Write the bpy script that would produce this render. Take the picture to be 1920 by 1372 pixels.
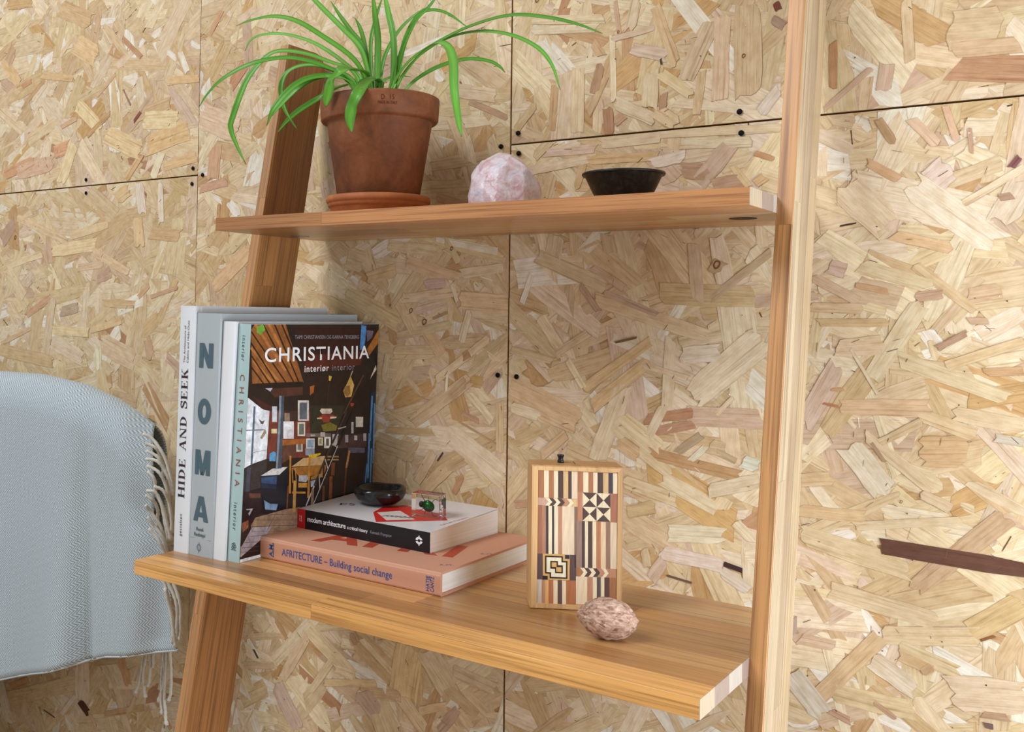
import bpy, bmesh, math, random
from mathutils import Vector, Matrix, noise
R = math.radians
for o in list(bpy.data.objects):
    bpy.data.objects.remove(o)
scn = bpy.context.scene
COL = scn.collection

# ------------------------------------------------------------------ camera
cam_d = bpy.data.cameras.new('camera')
cam = bpy.data.objects.new('camera', cam_d)
COL.objects.link(cam)
scn.camera = cam
YAW, PITCH, ROLL = R(38.2919), R(1.5532), R(0.9615)
FOC, PPX, PPY = 1917.66, -342.77, -158.22
f = Vector((-math.sin(YAW) * math.cos(PITCH), math.cos(YAW) * math.cos(PITCH), math.sin(PITCH)))
r = f.cross(Vector((0, 0, 1))).normalized()
u = r.cross(f)
r2 = r * math.cos(ROLL) + u * math.sin(ROLL)
u2 = -r * math.sin(ROLL) + u * math.cos(ROLL)
M = Matrix((r2, u2, -f)).transposed().to_4x4()
M.translation = Vector((0.6283, -1.1671, 1.0496))
cam.matrix_world = M
cam_d.sensor_fit = 'HORIZONTAL'
cam_d.sensor_width = 36.0
cam_d.lens = FOC / 1920 * 36.0
cam_d.shift_x = -PPX / 1920
cam_d.shift_y = PPY / 1920
cam_d.clip_start = 0.02

# ------------------------------------------------------------------ world, lights, exposure
world = bpy.data.worlds.new('world')
scn.world = world
world.use_nodes = True
bg = world.node_tree.nodes['Background']
bg.inputs[0].default_value = (0.80, 0.905, 1.0, 1)
bg.inputs[1].default_value = 0.48

def area(name, loc, target, sx, sy, power, color):
    d = bpy.data.lights.new(name, 'AREA')
    d.shape = 'RECTANGLE'; d.size = sx; d.size_y = sy
    d.energy = power; d.color = color
    o = bpy.data.objects.new(name, d); COL.objects.link(o)
    o.location = loc
    o.rotation_euler = (Vector(target) - Vector(loc)).to_track_quat('-Z', 'Y').to_euler()
    return o
area('window_light_right', (1.262, -0.48, 0.78), (0.0, -0.48, 0.78), 1.0, 0.72, 27, (0.80, 0.90, 1.0))
area('skylight', (-0.95, -2.05, 3.0), (-0.15, -0.1, 0.9), 1.2, 1.2, 54, (0.99, 0.995, 1.0))

scn.view_settings.view_transform = 'Standard'
scn.view_settings.look = 'None'
scn.view_settings.gamma = 1.0
scn.view_settings.use_curve_mapping = False
scn.view_settings.exposure = 0.0

# ------------------------------------------------------------------ helpers
def lin(c):
    out = []
    for v in c[:3]:
        v = v / 255.0
        out.append(v / 12.92 if v <= 0.04045 else ((v + 0.055) / 1.055) ** 2.4)
    return (out[0], out[1], out[2], 1.0)

def link(name, me, mat=None, parent=None):
    o = bpy.data.objects.new(name, me)
    COL.objects.link(o)
    if mat is not None and me is not None and len(me.materials) == 0:
        me.materials.append(mat)
    if parent is not None:
        o.parent = parent
    return o

def thing(name, label, cat, loc=(0, 0, 0), rotz=0.0, group=None):
    o = bpy.data.objects.new(name, None); COL.objects.link(o)
    o.empty_display_size = 0.02
    o.location = loc; o.rotation_euler = (0, 0, rotz)
    o['label'] = label; o['category'] = cat
    if group: o['group'] = group
    return o

def tag(o, label, cat, group=None):
    o['label'] = label; o['category'] = cat
    if group: o['group'] = group
    return o

def mesh(name, verts, faces, smooth=False):
    me = bpy.data.meshes.new(name)
    me.from_pydata([tuple(v) for v in verts], [], faces)
    me.update()
    if smooth:
        me.polygons.foreach_set('use_smooth', [True] * len(me.polygons))
    return me

def bm_mesh(name, bm, smooth=False):
    bmesh.ops.recalc_face_normals(bm, faces=bm.faces)
    me = bpy.data.meshes.new(name); bm.to_mesh(me); bm.free()
    if smooth:
        me.polygons.foreach_set('use_smooth', [True] * len(me.polygons))
    return me

def box_mesh(name, x0, x1, y0, y1, z0, z1, bev=0.0, seg=1):
    bm = bmesh.new()
    vs = [bm.verts.new((x, y, z)) for z in (z0, z1) for y in (y0, y1) for x in (x0, x1)]
    for q in ((0, 2, 3, 1), (4, 5, 7, 6), (0, 1, 5, 4), (2, 6, 7, 3), (0, 4, 6, 2), (1, 3, 7, 5)):
        bm.faces.new([vs[i] for i in q])
    if bev > 0:
        bmesh.ops.bevel(bm, geom=bm.edges[:], offset=bev, segments=seg, affect='EDGES', profile=0.6)
    return bm_mesh(name, bm)

def lathe_mesh(name, prof, n=64, smooth=True):
    bm = bmesh.new(); rings = []
    for (rr, z) in prof:
        if rr < 1e-6:
            rings.append([bm.verts.new((0, 0, z))])
        else:
            rings.append([bm.verts.new((rr * math.cos(2 * math.pi * i / n), rr * math.sin(2 * math.pi * i / n), z)) for i in range(n)])
    for a, b in zip(rings, rings[1:]):
        for i in range(n):
            j = (i + 1) % n
            if len(a) == 1 and len(b) == 1: continue
            if len(a) == 1: bm.faces.new((a[0], b[j], b[i]))
            elif len(b) == 1: bm.faces.new((a[i], a[j], b[0]))
            else: bm.faces.new((a[i], a[j], b[j], b[i]))
    return bm_mesh(name, bm, smooth)

def smooth_path(pts, n):
    P = [Vector(p) for p in pts]
    if len(P) == 2:
        return [P[0].lerp(P[1], i / (n - 1)) for i in range(n)]
    Q = [P[0] * 2 - P[1]] + P + [P[-1] * 2 - P[-2]]
    out = []
    m = len(P) - 1
    for i in range(n):
        t = i / (n - 1) * m
        k = min(int(t), m - 1); t -= k
        a, b, c, d = Q[k], Q[k + 1], Q[k + 2], Q[k + 3]
        out.append(0.5 * ((2 * b) + (c - a) * t + (2 * a - 5 * b + 4 * c - d) * t * t + (3 * b - a - 3 * c + d) * t ** 3))
    return out

def tube_mesh(name, path, rad, n=8, smooth=True):
    # rad: function of t or a number
    verts = []; faces = []
    prev = Vector((1, 0, 0))
    m = len(path)
    for i, p in enumerate(path):
        tg = (path[min(i + 1, m - 1)] - path[max(i - 1, 0)]).normalized()
        s = tg.cross(prev)
        if s.length < 1e-4: s = tg.cross(Vector((0, 1, 0)))
        s.normalize(); b = tg.cross(s).normalized(); prev = b.cross(tg) * -1 if False else prev
        rr = rad(i / (m - 1)) if callable(rad) else rad
        for k in range(n):
            a = 2 * math.pi * k / n
            verts.append(p + s * math.cos(a) * rr + b * math.sin(a) * rr)
    for i in range(m - 1):
        for k in range(n):
            j = (k + 1) % n
            faces.append((i * n + k, i * n + j, (i + 1) * n + j, (i + 1) * n + k))
    faces.append(tuple(range(n - 1, -1, -1)))
    faces.append(tuple((m - 1) * n + k for k in range(n)))
    return mesh(name, verts, faces, smooth)

def prism_mesh(name, poly, y0, y1, plane='xz'):
    # polygon in x,z extruded along y from y0 (front) to y1
    n = len(poly)
    v = [(p[0], y0, p[1]) for p in poly] + [(p[0], y1, p[1]) for p in poly]
    fc = [tuple(range(n)), tuple(range(2 * n - 1, n - 1, -1))]
    for i in range(n):
        j = (i + 1) % n
        fc.append((i, i + n, j + n, j))
    bm = bmesh.new()
    vs = [bm.verts.new(p) for p in v]
    for q in fc: bm.faces.new([vs[i] for i in q])
    return bm_mesh(name, bm)

# ------------------------------------------------------------------ materials
def new_mat(name):
    m = bpy.data.materials.new(name); m.use_nodes = True
    nt = m.node_tree
    return m, nt, nt.nodes['Principled BSDF']

def N(nt, t, **kw):
    n = nt.nodes.new(t)
    for k, v in kw.items(): setattr(n, k, v)
    return n

def ramp(nt, stops):
    n = nt.nodes.new('ShaderNodeValToRGB')
    e = n.color_ramp.elements
    while len(e) < len(stops): e.new(0.5)
    for el, (p, c) in zip(e, stops):
        el.position = p; el.color = c if len(c) == 4 else (c[0], c[1], c[2], 1)
    return n

def gray(v): return (v, v, v, 1)

def noise_node(nt, vec, scale, detail=4, rough=0.55, dist=0.0):
    n = nt.nodes.new('ShaderNodeTexNoise')
    n.inputs['Scale'].default_value = scale
    n.inputs['Detail'].default_value = detail
    n.inputs['Roughness'].default_value = rough
    n.inputs['Distortion'].default_value = dist
    if vec is not None: nt.links.new(vec, n.inputs['Vector'])
    return n

def mapping(nt, vec, scale=(1, 1, 1), loc=None, rot=None):
    m = nt.nodes.new('ShaderNodeMapping')
    m.inputs['Scale'].default_value = scale
    if rot: m.inputs['Rotation'].default_value = rot
    nt.links.new(vec, m.inputs['Vector'])
    if loc is not None: nt.links.new(loc, m.inputs['Location'])
    return m.outputs[0]

def mix(nt, a, b, fac, mode='MIX'):
    n = nt.nodes.new('ShaderNodeMix'); n.data_type = 'RGBA'; n.blend_type = mode
    for sock, val in ((n.inputs[0], fac), (n.inputs[6], a), (n.inputs[7], b)):
        if hasattr(val, 'links') or hasattr(val, 'is_linked'): nt.links.new(val, sock)
        else: sock.default_value = val
    return n.outputs[2]

def bump(nt, h, strength=0.3, dist=0.001):
    n = nt.nodes.new('ShaderNodeBump')
    n.inputs['Strength'].default_value = strength
    n.inputs['Distance'].default_value = dist
    nt.links.new(h, n.inputs['Height'])
    return n.outputs[0]

def plain(name, col, rough=0.6, spec=0.4, metal=0.0, noise_amt=0.06, nscale=60.0, bmp=0.0):
    m, nt, b = new_mat(name)
    tc = N(nt, 'ShaderNodeTexCoord')
    nz = noise_node(nt, tc.outputs['Object'], nscale, 4)
    c = lin(col)
    d = tuple(max(0, x * (1 - noise_amt)) for x in c[:3]) + (1,)
    e = tuple(min(1, x * (1 + noise_amt)) for x in c[:3]) + (1,)
    rp = ramp(nt, [(0.3, d), (0.7, e)])
    nt.links.new(nz.outputs[0], rp.inputs[0]); nt.links.new(rp.outputs[0], b.inputs['Base Color'])
    b.inputs['Roughness'].default_value = rough
    b.inputs['Specular IOR Level'].default_value = spec
    b.inputs['Metallic'].default_value = metal
    if bmp: nt.links.new(bump(nt, nz.outputs[0], bmp, 0.001), b.inputs['Normal'])
    return m

def wood(name, axis, rough=0.42, contrast=1.0, coat=0.0, lean=0.0):
    """oak: grain runs along `axis`, tone from the object's own colour"""
    m, nt, b = new_mat(name)
    tc = N(nt, 'ShaderNodeTexCoord'); oi = N(nt, 'ShaderNodeObjectInfo')
    ml = N(nt, 'ShaderNodeVectorMath', operation='SCALE')
    ml.inputs[0].default_value = (7.1, 3.7, 5.3); nt.links.new(oi.outputs['Random'], ml.inputs['Scale'])
    ad = N(nt, 'ShaderNodeVectorMath', operation='ADD')
    nt.links.new(tc.outputs['Object'], ad.inputs[0]); nt.links.new(ml.outputs[0], ad.inputs[1])
    src = mapping(nt, ad.outputs[0], (1, 1, 1), None, (lean, 0, 0)) if lean else ad.outputs[0]
    def st(along, across):
        return tuple(along if i == axis else across for i in range(3))
    v1 = mapping(nt, src, st(1.8, 110))
    v2 = mapping(nt, src, st(8, 620))
    v3 = mapping(nt, src, st(5, 14))
    n1 = noise_node(nt, v1, 1.0, 5, 0.6, 0.12)
    n2 = noise_node(nt, v2, 1.0, 3, 0.6)
    n3 = noise_node(nt, v3, 1.0, 3, 0.5)
    r1 = ramp(nt, [(0.30, (1 - 0.42 * contrast, 1 - 0.48 * contrast, 1 - 0.54 * contrast, 1)), (0.48, gray(1.0)), (0.72, gray(1 + 0.12 * contrast))])
    r2 = ramp(nt, [(0.36, (1 - 0.34 * contrast, 1 - 0.38 * contrast, 1 - 0.42 * contrast, 1)), (0.5, gray(1.0)), (0.8, gray(1.04))])
    r3 = ramp(nt, [(0.3, (0.86, 0.80, 0.74, 1)), (0.65, (1.06, 1.05, 1.03, 1))])
    for n, rr in ((n1, r1), (n2, r2), (n3, r3)): nt.links.new(n.outputs[0], rr.inputs[0])
    c = mix(nt, oi.outputs['Color'], r1.outputs[0], 1.0, 'MULTIPLY')
    c = mix(nt, c, r2.outputs[0], 1.0, 'MULTIPLY')
    c = mix(nt, c, r3.outputs[0], 1.0, 'MULTIPLY')
    nt.links.new(c, b.inputs['Base Color'])
    b.inputs['Roughness'].default_value = rough
    b.inputs['Specular IOR Level'].default_value = 0.45
    if coat:
        b.inputs['Coat Weight'].default_value = coat
        b.inputs['Coat Roughness'].default_value = 0.3
    nt.links.new(bump(nt, n2.outputs[0], 0.10, 0.0006), b.inputs['Normal'])
    return m

def attr_mat(name, rough=0.75, spec=0.25):
    """OSB strands: colour attribute + grain along the strand's own u"""
    m, nt, b = new_mat(name)
    at = N(nt, 'ShaderNodeAttribute', attribute_name='Col')
    uv = N(nt, 'ShaderNodeUVMap', uv_map='UVMap')
    v1 = mapping(nt, uv.outputs[0], (9, 360, 1))
    v2 = mapping(nt, uv.outputs[0], (45, 1300, 1))
    v3 = mapping(nt, uv.outputs[0], (60, 110, 1))
    n1 = noise_node(nt, v1, 1.0, 4, 0.6, 0.25); n2 = noise_node(nt, v2, 1.0, 2, 0.6); n3 = noise_node(nt, v3, 1.0, 3, 0.6)
    r1 = ramp(nt, [(0.30, (0.70, 0.61, 0.50, 1)), (0.42, (0.95, 0.93, 0.89, 1)), (0.72, (1.09, 1.09, 1.08, 1))])
    r2 = ramp(nt, [(0.32, gray(0.86)), (0.5, gray(1.0)), (0.8, gray(1.03))])
    r3 = ramp(nt, [(0.33, (0.88, 0.82, 0.74, 1)), (0.6, gray(1.03))])
    for n, rr in ((n1, r1), (n2, r2), (n3, r3)): nt.links.new(n.outputs[0], rr.inputs[0])
    c = mix(nt, at.outputs['Color'], r1.outputs[0], 1.0, 'MULTIPLY')
    c = mix(nt, c, r2.outputs[0], 1.0, 'MULTIPLY')
    c = mix(nt, c, r3.outputs[0], 1.0, 'MULTIPLY')
    nt.links.new(c, b.inputs['Base Color'])
    b.inputs['Roughness'].default_value = rough
    b.inputs['Specular IOR Level'].default_value = spec
    nt.links.new(bump(nt, n1.outputs[0], 0.18, 0.0008), b.inputs['Normal'])
    return m

def col_mat(name, rough=0.35, spec=0.5):
    m, nt, b = new_mat(name)
    at = N(nt, 'ShaderNodeAttribute', attribute_name='Col')
    tc = N(nt, 'ShaderNodeTexCoord')
    n1 = noise_node(nt, tc.outputs['Object'], 90, 6, 0.7, 0.5)
    rp = ramp(nt, [(0.30, gray(0.55)), (0.5, gray(0.95)), (0.72, gray(1.35))]); nt.links.new(n1.outputs[0], rp.inputs[0])
    nt.links.new(mix(nt, at.outputs['Color'], rp.outputs[0], 1.0, 'MULTIPLY'), b.inputs['Base Color'])
    b.inputs['Roughness'].default_value = rough
    b.inputs['Specular IOR Level'].default_value = spec
    return m

def objcol_mat(name, rough=0.5, spec=0.4, grain=True):
    m, nt, b = new_mat(name)
    oi = N(nt, 'ShaderNodeObjectInfo'); tc = N(nt, 'ShaderNodeTexCoord')
    v = mapping(nt, tc.outputs['Object'], (900, 900, 60))
    n = noise_node(nt, v, 1.0, 3)
    rp = ramp(nt, [(0.3, gray(0.84)), (0.7, gray(1.08))])
    nt.links.new(n.outputs[0], rp.inputs[0])
    nt.links.new(mix(nt, oi.outputs['Color'], rp.outputs[0], 1.0, 'MULTIPLY'), b.inputs['Base Color'])
    b.inputs['Roughness'].default_value = rough
    b.inputs['Specular IOR Level'].default_value = spec
    return m

MW_X = wood('oak_along_x', 0, 0.36, 1.0, 0.35)
MW_Z = wood('oak_along_post', 2, 0.42, 1.0, 0.45, math.atan(0.1985))
M_STRAND = attr_mat('osb_strand')
M_PANEL = plain('osb_board_core', (196, 160, 112), 0.85, 0.2, 0, 0.2, 120, 0.3)
M_DARK = plain('dark_gap', (26, 24, 22), 0.9, 0.1)
M_FLOOR = plain('floor_boards', (168, 138, 104), 0.55, 0.3, 0, 0.12, 9)
M_PRINT = col_mat('cover_print', 0.28, 0.5)

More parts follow.
